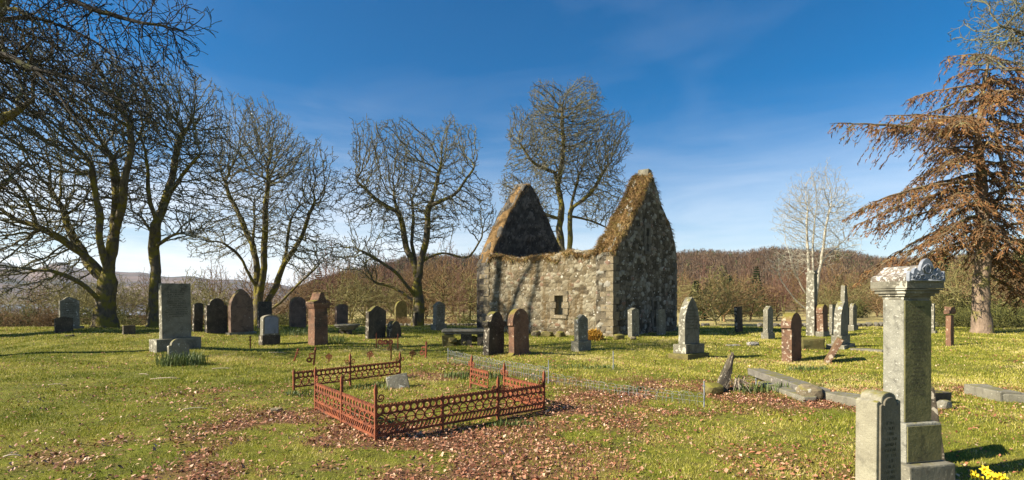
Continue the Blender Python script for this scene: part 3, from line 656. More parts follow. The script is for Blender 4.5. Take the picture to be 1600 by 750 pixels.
# ------------------------------------------------------------------ background wood: individual small trees and bushes
def proto_tree(h, w, n, kind, seed, rt=0.09, rtip=0.012, low=0.12, step=0.22, dk=0.3):
    rng = np.random.default_rng(seed)
    q = rng.normal(0, 1, (n, 3)); q /= np.linalg.norm(q, axis=1)[:, None]; q *= (rng.uniform(0, 1, n) ** 0.42)[:, None]
    q *= (1 + 0.25 * np.sin(q[:, 0] * 6 + seed) + 0.2 * np.sin(q[:, 1] * 7 + seed * 2))[:, None]
    hh = h * (1 - low) / 2
    pts = q * np.array([w / 2, w / 2, hh]) + np.array([0, 0, h * low + hh])
    if kind == 'up': pts[:, :2] *= np.clip(1.3 - pts[:, 2:3] / h * 0.9, 0.3, 1.2)
    seeds = [[(0, 0, -0.2), (0.05, 0, h * .1), (0.0, 0.05, h * .2)]]
    ns = 4 if kind != 'up' else 2
    for k in range(ns):
        a = 2 * math.pi * k / ns + rng.uniform(0, 1)
        sp = (0.18 if kind != 'up' else 0.05) * w
        seeds.append([(0, 0, h * rng.uniform(.03, .14)), (math.cos(a) * sp, math.sin(a) * sp, h * .3), (math.cos(a) * sp * 1.5, math.sin(a) * sp * 1.5, h * .48)])
    A, par = grow(seeds, pts, step, w * 0.5, dk, (0, 0, .35 if kind == 'up' else .1), maxit=60, wig=.2 if kind != 'up' else .1, rng=rng)
    T, C = to_chains(A, par, rt, rtip=rtip, spl=.26, spup=.7 if kind == 'up' else .3, flare=1.1, spurs=2)
    return T, C
PROT = {}
def make_proto(key, mats, *a, **k):
    T, C = proto_tree(*a, **k); V, Q, r = tubes(T) if T else (None, None, None); V2, Q2, r2 = tubes(C)
    PROT[key] = (npmesh('trunk', V, Q, None, {'rnd': r}, True) if T else None, npmesh('crown', V2, Q2, None, {'rnd': r2}), mats)
make_proto('bushy', ('scrub_olive', 'scrub_olive'), 5.5, 6.5, 1500, 'bush', 1, rt=.13, rtip=.018)
make_proto('bushy2', ('scrub_brown', 'scrub_brown'), 5.0, 6.0, 1500, 'bush', 2, rt=.12, rtip=.018)
make_proto('birch', ('scrub_olive', 'scrub_red'), 8.5, 4.2, 1500, 'up', 3, rt=.13, rtip=.017)
make_proto('alder', ('scrub_olive', 'scrub_brown'), 7.5, 4.6, 1500, 'up', 4, rt=.12, rtip=.018)
make_proto('bush', ('scrub_brown', 'scrub_brown'), 2.2, 3.6, 1100, 'bush', 5, rt=.06, rtip=.014, step=.13, dk=.16, low=.0)
make_proto('darkbush', ('scrub_dark', 'scrub_dark'), 2.6, 4.0, 1300, 'bush', 6, rt=.07, rtip=.020, step=.14, dk=.16, low=.0)
def conifer_proto(h, w, seed, n=5200):
    rng = np.random.default_rng(seed)
    t = rng.uniform(0.03, 1, n) ** 0.85; lay = np.round(t * 22) / 22 * 0.6 + t * 0.4; a = rng.uniform(0, 2 * math.pi, n)
    lob = 1 + .22 * np.sin(a * 5 + np.round(t * 22) * 1.7)
    rr = (1 - lay) * w / 2 * rng.uniform(0.25, 1.0, n) ** 0.6 * lob + .05
    p = np.stack([rr * np.cos(a), rr * np.sin(a), lay * h - rr * 0.22], -1)
    L = rng.uniform(.16, .36, n) * (w / 3.5); o = np.stack([np.cos(a), np.sin(a), rng.uniform(-.5, .1, n)], -1)
    s = np.stack([-np.sin(a), np.cos(a), rng.normal(0, .4, n)], -1) * (L * .38)[:, None]
    V = np.stack([p - s, p + s, p + o * L[:, None]], 1).reshape(-1, 3)
    T = np.arange(len(V)).reshape(-1, 3)
    bm = bmesh.new(); btube(bm, [(0, 0, -.2), (0, 0, h * .5), (0, 0, h * .98)], [w * .035, w * .02, .01], 6)
    return bmmesh('trunk', bm), npmesh('crown', V, None, T, {'rnd': np.repeat(np.clip(rng.normal(.45, .25, n), 0, 1), 3)})
a_, b_ = conifer_proto(9, 3.6, 8); PROT['spruce'] = (a_, b_, ('bark', 'conifer'))
a_, b_ = conifer_proto(6.5, 4.4, 9); PROT['pine'] = (a_, b_, ('bark', 'conifer'))
for k_, (tm, cm, mm_) in PROT.items():
    if tm: tm.materials.clear(); tm.materials.append(M[mm_[0]])
    cm.materials.clear(); cm.materials.append(M[mm_[1]])
INFO = {'bushy': ('scrub_tree', 'tree', 'twiggy olive-grey bare scrub tree, rounded and tangled, in the wood beyond the churchyard'),
        'bushy2': ('scrub_tree', 'tree', 'tangled brown bare scrub tree, rounded, in the wood beyond the churchyard'),
        'birch': ('birch_tree', 'tree', 'upright bare birch with reddish twigs in the wood beyond the churchyard'),
        'alder': ('alder_tree', 'tree', 'upright bare tree with brown twigs in the wood beyond the churchyard'),
        'bush': ('leafless_bush', 'bush', 'low leafless brown bush along the edge of the churchyard'),
        'darkbush': ('dark_bush', 'bush', 'low dense dark green-brown bush beyond the edge of the churchyard'),
        'spruce': ('spruce_tree', 'tree', 'dark green spruce standing among the bare trees in the background'),
        'pine': ('conifer', 'tree', 'broad dark evergreen conifer among the bare trees in the background')}
def plant(key, px, dep, sc, rz=None, label=None):
    nm, cat, lb = INFO[key]; x = (px - 800) / FPX * dep; z = hg(x, dep)
    r = empty(nm, (x, dep, z), rz if rz is not None else random.uniform(0, 6.28), label or lb, cat, nm.replace('_', ' ') + ' group in the background' if not label else None)
    r.scale = (sc * random.uniform(.9, 1.1), sc * random.uniform(.9, 1.1), sc)
    tm, cm, _ = PROT[key]
    if tm: link('trunk', tm, None, r)
    link('crown', cm, None, r)
    return r
random.seed(21)
def keys(w): 
    ks = list(w); t = random.uniform(0, sum(w.values()))
    for k in ks:
        t -= w[k]
        if t <= 0: return k
    return ks[-1]
# right of the chapel and behind it
for px in range(1062, 1640, 15):
    plant(keys({'bushy': 4, 'bushy2': 3, 'birch': 1.2, 'alder': 2, 'pine': .7, 'darkbush': 2}), px + random.uniform(-8, 8), random.uniform(56, 80), random.uniform(.7, 1.05))
for px in range(1050, 1700, 14):
    plant(keys({'bushy2': 2, 'birch': 3, 'alder': 3, 'bushy': 2, 'spruce': .35}), px + random.uniform(-8, 8), random.uniform(88, 120), random.uniform(.95, 1.3))
for px, d, s in ((1128, 92, .95), (1140, 96, 1.05), (1190, 84, .7), (1105, 76, .6)): plant('pine', px, d, s)
plant('spruce', 1182, 78, .82)
# between the trees left of the chapel
for px in range(505, 770, 13):
    plant(keys({'bushy': 2, 'bushy2': 3, 'birch': 2.5, 'alder': 3}), px + random.uniform(-8, 8), random.uniform(54, 80), random.uniform(.8, 1.15))
for px in range(470, 790, 14):
    plant(keys({'bushy2': 2, 'birch': 3, 'alder': 3, 'bushy': 1, 'spruce': .3}), px + random.uniform(-8, 8), random.uniform(88, 115), random.uniform(1.05, 1.4))
# in front of the loch at the left
for px in range(-60, 500, 21):
    plant(keys({'bushy': 3, 'bushy2': 2, 'alder': 1.2, 'bush': 2.5}), px + random.uniform(-9, 9), random.uniform(44, 66), random.uniform(.6, .95))
for px in range(-40, 520, 22):
    plant(keys({'bush': 3, 'darkbush': 1.0}), px + random.uniform(-9, 9), random.uniform(34, 42), random.uniform(.45, .8))
for px in range(520, 740, 26):
    plant(keys({'bush': 3, 'darkbush': .6}), px + random.uniform(-9, 9), random.uniform(37, 46), random.uniform(.35, .55))
for px, d, s in ((885, 46, .9), (920, 50, 1.0), (948, 48, .9)): plant('pine', px, d, s)
# dense dark growth behind the larch at the right
for px in range(1440, 1680, 17):
    plant(keys({'darkbush': 2, 'pine': 1.1, 'bushy': 2.2, 'bushy2': 1.5}), px + random.uniform(-8, 8), random.uniform(40, 56), random.uniform(.75, 1.15))
for px in range(1435, 1690, 13):
    plant(keys({'pine': 1.4, 'bushy': 2, 'bushy2': 1.5, 'alder': 1}), px + random.uniform(-6, 6), random.uniform(50, 66), random.uniform(1.05, 1.45))
for px in (1495, 1510, 1570, 1590, 1612, 1640): plant('darkbush', px, random.uniform(33, 36), random.uniform(.5, .75))
plant('bushy', 1118, 50, .85, 1.0, 'low spreading grey-green thorn tree just behind the field wall right of the chapel')
plant('alder', 690, 38, .82, 1.0, 'slim bare tree with two upright stems behind the pale peaked headstone')
plant('bushy', 300, 40, .62, 1.5, 'small bare spreading tree on the skyline right of the tall grey inscribed slab')
plant('birch', 716, 43, .55, 1.0, 'thin bare sapling in the gap left of the chapel wall')

# ------------------------------------------------------------------ wood on the hillside (one mass)
def mk_hillwood():
    rng = np.random.default_rng(5); Vs = []; Rn = []
    n = 15000
    d = rng.uniform(135, 400, n) ** 1.0; px = rng.uniform(455, 1700, n)
    d = np.sqrt(rng.uniform(135 ** 2, 400 ** 2, n)); 
    y = d * np.cos(np.arctan((px - 800) / FPX)); x = (px - 800) / FPX * y; z = hgt(x, y)
    kind = rng.uniform(0, 1, n) < 0.05 + 0.1 * (fbm(x * .02, y * .02, 2, 9) > .6)
    h = rng.uniform(4.5, 7.5, n); w = rng.uniform(1.6, 3.2, n)
    m = 40
    t = rng.uniform(0.1, .92, (n, m)); a = rng.uniform(0, 6.283, (n, m)); r = w[:, None] * rng.uniform(.1, 1, (n, m)) * (1.05 - t) ** .45
    p = np.stack([x[:, None] + r * np.cos(a), y[:, None] + r * np.sin(a), z[:, None] + t * h[:, None]], -1)
    L = h[:, None] * rng.uniform(.07, .16, (n, m)); ww = rng.uniform(.05, .13, (n, m)) * np.where(kind[:, None], 2.6, 1)
    s = np.stack([-np.sin(a) * ww, np.cos(a) * ww, 0 * a], -1)
    tip = p + np.stack([np.cos(a) * L * .35, np.sin(a) * L * .35, L * np.where(kind[:, None], -.6, 1.0)], -1)
    V = np.stack([p - s, p + s, tip], 2).reshape(-1, 3)
    rn = np.clip(rng.normal(0.42, .2, n)[:, None] + rng.normal(0, .08, (n, m)), 0, .8); rn = np.where(kind[:, None], 1.0, rn)
    # stems
    b = np.stack([x, y, z - .3], -1); tp = b + np.stack([0 * x, 0 * x, h * .95], -1); s2 = np.stack([np.full(n, .11), 0 * x, 0 * x], -1); s3 = np.stack([0 * x, np.full(n, .11), 0 * x], -1)
    V2 = np.stack([b - s2, b + s2, tp, b - s3, b + s3, tp], 1).reshape(-1, 3)
    rn2 = np.where(kind, 0.2, np.where(rng.uniform(0, 1, n) < .25, .9, .3))
    V = np.concatenate([V, V2]); R2 = np.concatenate([np.repeat(rn.reshape(-1), 3), np.repeat(rn2, 6)])
    o = link('hillside_wood', npmesh('hillside_wood', V, None, np.arange(len(V)).reshape(-1, 3), {'rnd': R2}), M['hillwood'])
    tag(o, 'red-brown bare larch and birch wood covering the hill behind', 'woodland', kind='stuff')
mk_hillwood()

# ------------------------------------------------------------------ the larch at the right
def mk_larch():
    rng = np.random.default_rng(17); dep = 26.0
    base = np.array([(1532 - 800) / FPX * dep, dep, 0.0]); base[2] = hg(base[0], base[1])
    tr = np.array([P(1532, 520, dep), P(1534, 440, dep), P(1537, 360, dep), P(1534, 290, dep), P(1528, 220, dep), P(1534, 150, dep), P(1552, 75, dep)]) - base
    tr[0][2] = -0.15
    # smooth trunk
    ts = np.linspace(0, 6, 40); pts = np.stack([np.interp(ts, range(7), tr[:, k]) for k in range(3)], -1); pts[1:-1, :2] += rng.normal(0, .02, (38, 2))
    rad = np.interp(ts, range(7), [.38, .34, .29, .23, .16, .10, .035]); rad[0] *= 1.35; rad[1] *= 1.15; rad[2] *= 1.05
    trunk = [(pts, rad, 14)]
    st = np.array([P(1538, 340, dep), P(1576, 290, dep - .3), P(1556, 220, dep - .4), P(1572, 130, dep - .4)]) - base
    tt = np.linspace(0, 3, 16)
    trunk.append((np.stack([np.interp(tt, range(4), st[:, k]) for k in range(3)], -1), np.linspace(.12, .03, 16), 8))
    br = []; shoots = []
    H = tr[-1][2]
    def branch(p0, az, L, rise, droop, r0, twig=1.0, lvl=0):
        n = max(8, int(L / .25)); s = np.linspace(0, 1, n); dirx = np.array([math.cos(az), math.sin(az)])
        side = np.array([-dirx[1], dirx[0]]); bend = rng.normal(0, .25)
        z = L * (rise * s - droop * s ** 2 + .12 * s ** 4 * (1 if droop > .3 else 0))
        p = np.zeros((n, 3)); p[:, :2] = p0[:2] + np.outer(s * L, dirx) + np.outer(bend * L * .25 * s ** 2, side); p[:, 2] = p0[2] + z
        p[1:] += np.cumsum(rng.normal(0, .022, (n - 1, 3)), 0)
        r = r0 * (1 - s) ** .8 + .008
        br.append((p, r, 6 if r0 > .04 else 4))
        # side branchlets
        step = .20
        for k in np.arange(max(.12 * L, .25), L, step):
            i = min(n - 2, int(k / L * (n - 1)))
            for sd in (-1, 1):
                if rng.uniform() < .12: continue
                l2 = (0.35 + .9 * math.sin(math.pi * min(1, k / L * .9 + .1))) * rng.uniform(.4, 1.15) * min(1.1, L / 4 + .35)
                a2 = az + sd * rng.uniform(.5, 1.2); m2 = max(4, int(l2 / .16)); s2 = np.linspace(0, 1, m2)
                dz = rng.uniform(-.15, .2); dr = rng.uniform(.6, 1.35)
                q = np.stack([p[i, 0] + math.cos(a2) * l2 * s2, p[i, 1] + math.sin(a2) * l2 * s2, p[i, 2] + l2 * (dz * s2 - dr * s2 ** 1.7)], -1)
                q[1:] += np.cumsum(rng.normal(0, .02, (m2 - 1, 3)), 0)
                br.append((q, np.linspace(.016, .006, m2), 3))
                # short hanging shoots
                ns = int(l2 / .045)
                for u in rng.uniform(0.05, 1, ns):
                    j = min(m2 - 2, int(u * (m2 - 1))); f = u * (m2 - 1) - j; c = q[j] * (1 - f) + q[j + 1] * f
                    a3 = a2 + rng.choice([-1, 1]) * rng.uniform(.3, 1.4); l3 = rng.uniform(.10, .34)
                    e = c + np.array([math.cos(a3) * l3 * .7, math.sin(a3) * l3 * .7, -l3 * rng.uniform(.15, 1.0)])
                    shoots.append((c, e))
    def trunk_at(h): 
        i = np.searchsorted(pts[:, 2], h); i = min(max(i, 1), len(pts) - 1); return pts[i]
    nb = 58
    for k in range(nb):
        f = (k + .5) / nb; h = 3.9 + (H - 4.1) * f + rng.normal(0, .1); az = k * 2.399 + rng.normal(0, .3)
        L = (4.7 - 2.7 * f ** 2.2) * rng.uniform(.45, 1.2)
        if math.cos(az) < -.2: L *= 1.12
        branch(trunk_at(h), az, max(L, .8), rng.uniform(-.05, .45) - .1 * (1 - f), rng.uniform(.2, .8), .035 + .05 * (1 - f))
    # the long limbs reaching left
    for (h, az, L, rise, droop, r0) in ((9.7, 3.10, 7.6, .18, .14, .10), (9.9, 3.4, 5.4, .2, .2, .08), (10.4, 2.9, 4.8, .18, .25, .07), (7.4, 3.25, 6.4, .05, .28, .10), (7.0, 3.0, 5.8, .0, .3, .09), (5.2, 3.3, 5.0, -.05, .38, .09), (5.6, 3.6, 4.6, .0, .45, .08), (8.4, 3.7, 5.0, .1, .3, .08), (6.4, 2.7, 5, 0, .35, .08), (4.9, 4.3, 3.8, -.0, .45, .07), (6.0, 5.0, 4.0, .0, .45, .07)):
        branch(trunk_at(h), az, L, rise, droop, r0)
    # bare dead boughs low on the right side
    for (h, az, L, rise, droop, r0) in ((3.6, -.1, 3.4, -.35, .25, .07), (2.9, .2, 3.2, -.45, .1, .06)):
        branch(trunk_at(h), az, L, rise, droop, r0)
    root = empty('larch_tree', base, 0, 'big larch with drooping orange-brown branches standing by the field wall at the right', 'tree')
    V, Q, r = tubes(trunk); link('trunk', npmesh('trunk', V, Q, None, None, True), M['bark_larch'], root)
    V, Q, r = tubes(br); cr_ = link('branches', npmesh('branches', V, Q, None, {'rnd': r}, True), M['larch_branch'], root)
    A = np.array([s[0] for s in shoots]); B = np.array([s[1] for s in shoots]); n = len(A)
    d = B - A; w = np.cross(d, rng.normal(0, 1, (n, 3))); w /= np.linalg.norm(w, axis=1)[:, None]; w *= rng.uniform(.011, .021, n)[:, None]
    mid = (A + B) / 2 + rng.normal(0, .02, (n, 3))
    V = np.stack([A - w * .6, A + w * .6, mid + w * 1.4, mid - w * 1.4, B], 1).reshape(-1, 3); i = np.arange(n) * 5
    Q = np.stack([i, i + 1, i + 2, i + 3], -1); T = np.stack([i + 3, i + 2, i + 4], -1)
    zc = np.repeat(np.clip(rng.normal(.45, .22, n) , 0, 1), 5)
    link('shoots', npmesh('shoots', V, Q, T, {'rnd': zc}), M['larch_twig'], cr_)
mk_larch()

# ------------------------------------------------------------------ dry stone field wall
def rock(bm, c, s, rz=0, jit=.12, sub=1):
    vs = bmesh.ops.create_icosphere(bm, subdivisions=sub, radius=.5)['verts']
    m_ = Matrix.Rotation(rz, 3, 'Z') @ Matrix.Rotation(random.uniform(-.3, .3), 3, 'X')
    for v in vs:
        q = v.co.copy(); q = Vector([math.copysign(abs(t * 2) ** .6 / 2, t) for t in q])
        q = Vector((q.x * s[0], q.y * s[1], q.z * s[2])) * random.uniform(1 - jit, 1 + jit)
        v.co = m_ @ q + Vector(c)
def field_wall(pxa, pxb, da, db, h, label):
    xa, xb = (pxa - 800) / FPX * da, (pxb - 800) / FPX * db
    L = math.hypot(xb - xa, db - da); org = Vector((xa, da, hg(xa, da))); rz = math.atan2(db - da, xb - xa)
    bm = bmesh.new(); x = 0
    c, s_ = math.cos(rz), math.sin(rz)
    for row in range(3):
        x = random.uniform(0, .3)
        while x < L:
            w = random.uniform(.22, .5); hh = h / 3 * random.uniform(.7, 1.25)
            loc_h = h * (0.55 + .6 * float(vnoise(np.array([x * .35]), np.array([rz * 5.0]), 3)[0]))
            if row * h / 3 < loc_h:
                wx, wy = org.x + c * x, org.y + s_ * x
                rock(bm, (x, random.uniform(-.08, .08), hg(wx, wy) - org.z + (row + .5) * h / 3), (w, .4, hh * 1.1), random.uniform(-.2, .2))
            x += w * .92
    o = link('stone_wall', bmmesh('stone_wall', bm), M['slab'], None, org, rz); tag(o, label, 'wall')
field_wall(1060, 1360, 36, 37, .75, 'low tumbled dry stone wall beyond the stones right of the chapel')
field_wall(1358, 1700, 37, 35, .8, 'low dry stone wall running behind the larch')
field_wall(470, 745, 38, 40, .6, 'tumbled low stone wall beyond the trees left of the chapel')

# ------------------------------------------------------------------ the ruined chapel
def chapel_mat(name, stops, mortar, lich, la, stain, sa):
    m, n, b = new_mat(name, 0.95, 0.15); v = coordn(n)
    c = rampn(n, attrn(n, 'rnd'), stops)
    c = mixc(n, 0.45, c, rampn(n, noisen(n, v, 16, 6, .75), [(.3, (.35,) * 3), (.7, (1.2,) * 3)]), 'MULTIPLY')
    c = mixc(n, attrn(n, 'mort'), c, mixc(n, rampn(n, noisen(n, v, 3, 4), [(.4, 0), (.6, 1)]), mortar, tuple(.5 * q for q in mortar)))
    l = rampn(n, noisen(n, v, 5.5, 8, .75, .2), [(.66 - .22 * la, 0), (.72 - .22 * la, 1)]); c = mixc(n, mathn(n, 'MULTIPLY', l, .8), c, lich)
    vq = n.nodes.new('ShaderNodeTexVoronoi'); vq.inputs['Scale'].default_value = 6; n.links.new(v, vq.inputs['Vector'])
    sq = mathn(n, 'MULTIPLY', rampn(n, vq.outputs['Distance'], [(.18, 1), (.26, 0)]), rampn(n, noisen(n, v, 2.5, 2), [(.48, 0), (.56, 1)]))
    c = mixc(n, mathn(n, 'MULTIPLY', sq, .75), c, lich)
    vs = coordn(n, 'Object', (1.1, 1.1, .16)); s = rampn(n, noisen(n, vs, 2.2, 6, .7, .3), [(.66 - .2 * sa, 0), (.76 - .2 * sa, 1)])
    c = mixc(n, mathn(n, 'MULTIPLY', s, .75), c, stain)
    n.links.new(c, b.inputs['Base Color'])
    h = mathn(n, 'SUBTRACT', noisen(n, v, 24, 6, .7), mathn(n, 'MULTIPLY', attrn(n, 'mort'), .8)); bumpn(n, b, h, .9, .03)
    return m
M['wall_lit'] = chapel_mat('lime and rubble wall', [(0, (.075, .058, .035)), (.3, (.17, .135, .08)), (.6, (.245, .205, .13)), (.85, (.33, .29, .20)), (1, (.19, .11, .065))], (.20, .16, .10), (.58, .55, .44), .28, (.12, .08, .035), .72)  # lit copy of the chapel rubble, toned lighter for the sunward wall
M['wall_dark'] = chapel_mat('dark rubble gable', [(0, (.07, .058, .04)), (.35, (.145, .118, .078)), (.7, (.225, .19, .135)), (.92, (.36, .34, .27)), (1, (.2, .11, .07))], (.055, .045, .03), (.62, .60, .52), -.02, (.06, .05, .03), .45)  # darker copy of the rubble, the gable's shade put into its colour
M['wall_inner'] = chapel_mat('shaded inner gable', [(0, (.05, .045, .038)), (.5, (.10, .088, .07)), (1, (.17, .15, .12))], (.04, .034, .027), (.28, .26, .22), .05, (.05, .035, .022), .5)  # darkest copy: shade on the inner faces is put into the colour
M['quoin'] = stone_mat('dressed corner stone', (.27, .215, .13), (.19, .15, .09), la=.4, moss=.5, dark=.45)
def stones(U, Z, sx, sz, seed):
    """irregular rubble: nearest site and joint distance for every wall vertex"""
    gu = U / sx; gz = Z / sz; iu = np.floor(gu); iz = np.floor(gz)
    d1 = np.full(U.shape, 9.0); d2 = np.full(U.shape, 9.0); idv = np.zeros(U.shape)
    for a in (-1, 0, 1):
        for b in (-1, 0, 1):
            cu, cz = iu + a, iz + b
            su = cu + .5 + .5 * (np.mod(cz, 2) - .5) + (_h(cu, cz, seed) - .5) * .75; szz = cz + .5 + (_h(cu, cz, seed + 5) - .5) * .6
            d = np.maximum(np.abs(gu - su) * .9, np.abs(gz - szz) * .95) * .55 + np.hypot(gu - su, gz - szz) * .45
            r = _h(cu, cz, seed + 9)
            m_ = d < d1; d2 = np.where(m_, d1, np.minimum(d2, d)); idv = np.where(m_, r, idv); d1 = np.where(m_, d, d1)
    return idv, d2 - d1
def panel(O, ax, nrm, L, top, res, sx, sz, seed, holes=(), amp=.05):
    """a grid of wall surface: O origin, ax horizontal axis, nrm outward"""
    nu = max(2, int(L / res)); u = np.linspace(0, L, nu + 1); tp = top(u); nz = max(2, int(tp.max() / res)); f = np.linspace(0, 1, nz + 1)
    U, F = np.meshgrid(u, f, indexing='ij'); Z = F * tp[:, None]
    r, g = stones(U + .08 * (fbm(U * 2, Z * 2, 2, seed) - .5), Z + .08 * (fbm(U * 2 + 9, Z * 2, 2, seed) - .5), sx, sz, seed)
    edge = (F > 0) & (F < 1) & (U > 0) & (U < L)
    disp = (np.clip(g * 3.2, 0, 1) ** .6 * amp + (r - .5) * amp * .8 - amp * .7) * edge
    V = O + U[..., None] * ax + Z[..., None] * np.array([0, 0, 1.0]) + disp[..., None] * nrm
    i = np.arange(nu)[:, None] * (nz + 1) + np.arange(nz)[None, :]
    Q = np.stack([i, i + nz + 1, i + nz + 2, i + 1], -1)
    uc = (U[:-1, :-1] + U[1:, 1:]) / 2; zc = (Z[:-1, :-1] + Z[1:, 1:]) / 2; keep = np.ones(uc.shape, bool)
    for (h0, h1, z0, z1) in holes: keep &= ~((uc > h0) & (uc < h1) & (zc > z0) & (zc < z1))
    return V.reshape(-1, 3), Q[keep], r.ravel(), (1 - np.clip(g * 7, 0, 1)).ravel()
def wall(name, L, T, top, mat, parent, loc, rz, res=.055, seed=1, holes=(), sx=.36, sz=.22, back=None, amp=.05):
    ex, ey = np.array([1.0, 0, 0]), np.array([0, 1.0, 0]); z0 = np.array([0, 0, 0.0])
    topr = lambda u: top(L - u)
    parts = [panel(z0, ex, -ey, L, top, res, sx, sz, seed, holes, amp), panel(np.array([L, T, 0]), -ex, ey, L, topr, .12, sx, sz, seed + 1, holes=[(L - h[1], L - h[0], h[2], h[3]) for h in holes if len(holes) and h[4:] == ()] if False else ()),
             panel(np.array([0, T, 0]), -ey, -ex, T, lambda u: np.full(np.shape(u), float(top(np.array([0.0]))[0])), .07, sx, sz, seed + 2),
             panel(np.array([L, 0, 0]), ey, ex, T, lambda u: np.full(np.shape(u), float(top(np.array([L]))[0])), .07, sx, sz, seed + 3)]
    Vs, Qs, Rs, Ms, off = [], [], [], [], 0
    for V, Q, r, m_ in parts: Vs.append(V); Qs.append(Q + off); Rs.append(r); Ms.append(m_); off += len(V)
    nu = max(40, int(L / .07)); nt_ = 9; u = np.linspace(0, L, nu + 1); v_ = np.linspace(0, T, nt_ + 1); Ug, Vg = np.meshgrid(u, v_, indexing='ij')
    r_, g_ = stones(Ug, Vg, .34, .26, seed + 6); ed = (Vg > 0) & (Vg < T) & (Ug > 0) & (Ug < L)
    Zg = top(u)[:, None] - .05 + ((r_ - .35) * .22 + np.clip(g_ * 3, 0, 1) * .05) * ed
    V = np.stack([Ug, Vg, Zg], -1).reshape(-1, 3); i = np.arange(nu)[:, None] * (nt_ + 1) + np.arange(nt_)[None, :]
    Vs.append(V); Qs.append(np.stack([i, i + nt_ + 1, i + nt_ + 2, i + 1], -1).reshape(-1, 4) + off); Rs.append(r_.ravel()); Ms.append((1 - np.clip(g_ * 7, 0, 1)).ravel())
    me = npmesh(name, np.concatenate(Vs), np.concatenate(Qs), None, {'rnd': np.concatenate(Rs), 'mort': np.concatenate(Ms)})
    return link(name, me, mat, parent, loc, rz)
def turf(name, L, T, top, parent, seed, thick=.22, blades=2600, over=.10, u0=0.0, u1=None, bl=.3, flop=1.0, patchy=0.0):
    """a shaggy cap of turf and dead grass along a wall top"""
    rng = np.random.default_rng(seed); u1 = L if u1 is None else u1
    nu = int((u1 - u0) / .08) + 2; nv = 12; u = np.linspace(u0, u1, nu); ang = np.linspace(-.15 * math.pi, 1.15 * math.pi, nv)
    U, A = np.meshgrid(u, ang, indexing='ij'); n_ = fbm(U * 2.2 + seed, A * 1.5, 3, seed); tz = top(u)[:, None]
    th = thick * (.5 + 1.1 * fbm(U * .9 + seed, 0 * U, 2, seed + 2))
    Y = T / 2 - np.cos(A) * (T / 2 + over * (.6 + 1.2 * n_)); Z = tz + np.sin(A) * th * (.7 + .6 * n_)
    if patchy: Z = Z - .35 * np.clip((patchy - fbm(U * 1.9 + seed, A * .8, 3, seed + 3)) * 6, 0, 1)
    V = np.stack([U, Y, Z], -1)
    i = np.arange(nu - 1)[:, None] * nv + np.arange(nv - 1)[None, :]; Q = np.stack([i, i + nv, i + nv + 1, i + 1], -1).reshape(-1, 4)
    caps = []
    rn = np.clip(-.1 + .75 * fbm(U * 5 + seed, A * 3, 3, seed + 4), 0, 1).ravel() 
    k = rng.integers(0, nu * nv, blades); p = V.reshape(-1, 3)[k] + rng.normal(0, .04, (blades, 3)) * np.array([1, .6, .4]); side = -np.cos(A.ravel()[k])
    l = bl * rng.uniform(.35, 1.2, blades)
    d = np.stack([rng.normal(0, .45, blades), side * rng.uniform(.3, 1.0, blades) * flop + rng.normal(0, .3, blades), rng.uniform(-.7, .9, blades) * 1.0], -1); d /= np.linalg.norm(d, axis=1)[:, None]
    slope = np.gradient(top(u), u); sl_ = slope[(k // nv)]
    d[:, 0] += -np.sign(sl_) * np.minimum(np.abs(sl_), 1.5) * .5
    mid = p + d * (l * .5)[:, None]; tip = mid + (d * .6 + np.array([0, 0, -.8]) - np.stack([np.sign(sl_) * np.minimum(np.abs(sl_), 1) * .5, 0 * sl_, 0 * sl_], -1) * 0.6) * (l * .5)[:, None]
    w = np.cross(d, rng.normal(0, 1, (blades, 3))); w /= np.linalg.norm(w, axis=1)[:, None]; w *= rng.uniform(.006, .014, blades)[:, None]
    W = np.stack([p - w, p + w, mid + w * .8, mid - w * .8, tip], 1).reshape(-1, 3); o = len(V.reshape(-1, 3)); j = np.arange(blades) * 5 + o
    Q = np.concatenate([Q, np.stack([j, j + 1, j + 2, j + 3], -1)]); Tt = np.stack([j + 3, j + 2, j + 4], -1)
    cl = fbm(p[:, 0] * 1.5 + seed, p[:, 1] * 2, 2, seed + 7)
    rb = np.clip(rng.normal(.45, .18, blades) + (cl - .5), 0, .93); rb[rng.uniform(0, 1, blades) < .12] = 1
    me = npmesh(name, np.concatenate([V.reshape(-1, 3), W]), Q, Tt, {'rnd': np.concatenate([rn, np.repeat(rb, 5)])})
    return link(name, me, M['deadgrass'], parent)
def interp_top(xs, hs, seed, j=.12):
    def f(u): 
        u = np.asarray(u, float); return np.interp(u, xs, hs) + j * (fbm(u * 1.7 + seed * 3, u * 0 + seed, 3, seed) - .5) * 2
    return f
WD = np.array([-.788, .616]); GD = np.array([.616, .788]); CX, CY = 4.33, 22.6
chapel = empty('ruined_chapel', (CX, CY, 0), 0, 'roofless ruined stone chapel with two tall turf-topped gables', 'ruin')
def cp(a, g, z=-.15): q = a * WD + g * GD; return (q[0], q[1], z)
RZW = math.atan2(-.616, .788); RZG = math.atan2(.788, .616)
gt = interp_top([0, .1, 1.0, 1.95, 3.0, 3.85, 4.05, 4.4, 5.45, 6.5, 7.1, 7.45], [3.85, 4.0, 4.8, 5.7, 6.75, 7.8, 7.95, 7.75, 6.65, 5.8, 4.95, 4.2], 3, .12)
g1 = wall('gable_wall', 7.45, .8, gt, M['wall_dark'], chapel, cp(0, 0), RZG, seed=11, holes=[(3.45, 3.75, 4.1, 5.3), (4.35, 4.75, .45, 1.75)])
turf('turf_cap', 4.0, .8, gt, g1, 5, .12, 8000, .03, bl=.26, patchy=.3); turf('turf_cap', 7.45, .8, gt, g1, 6, .05, 1200, .0, bl=.20, u0=4.0, patchy=.52)
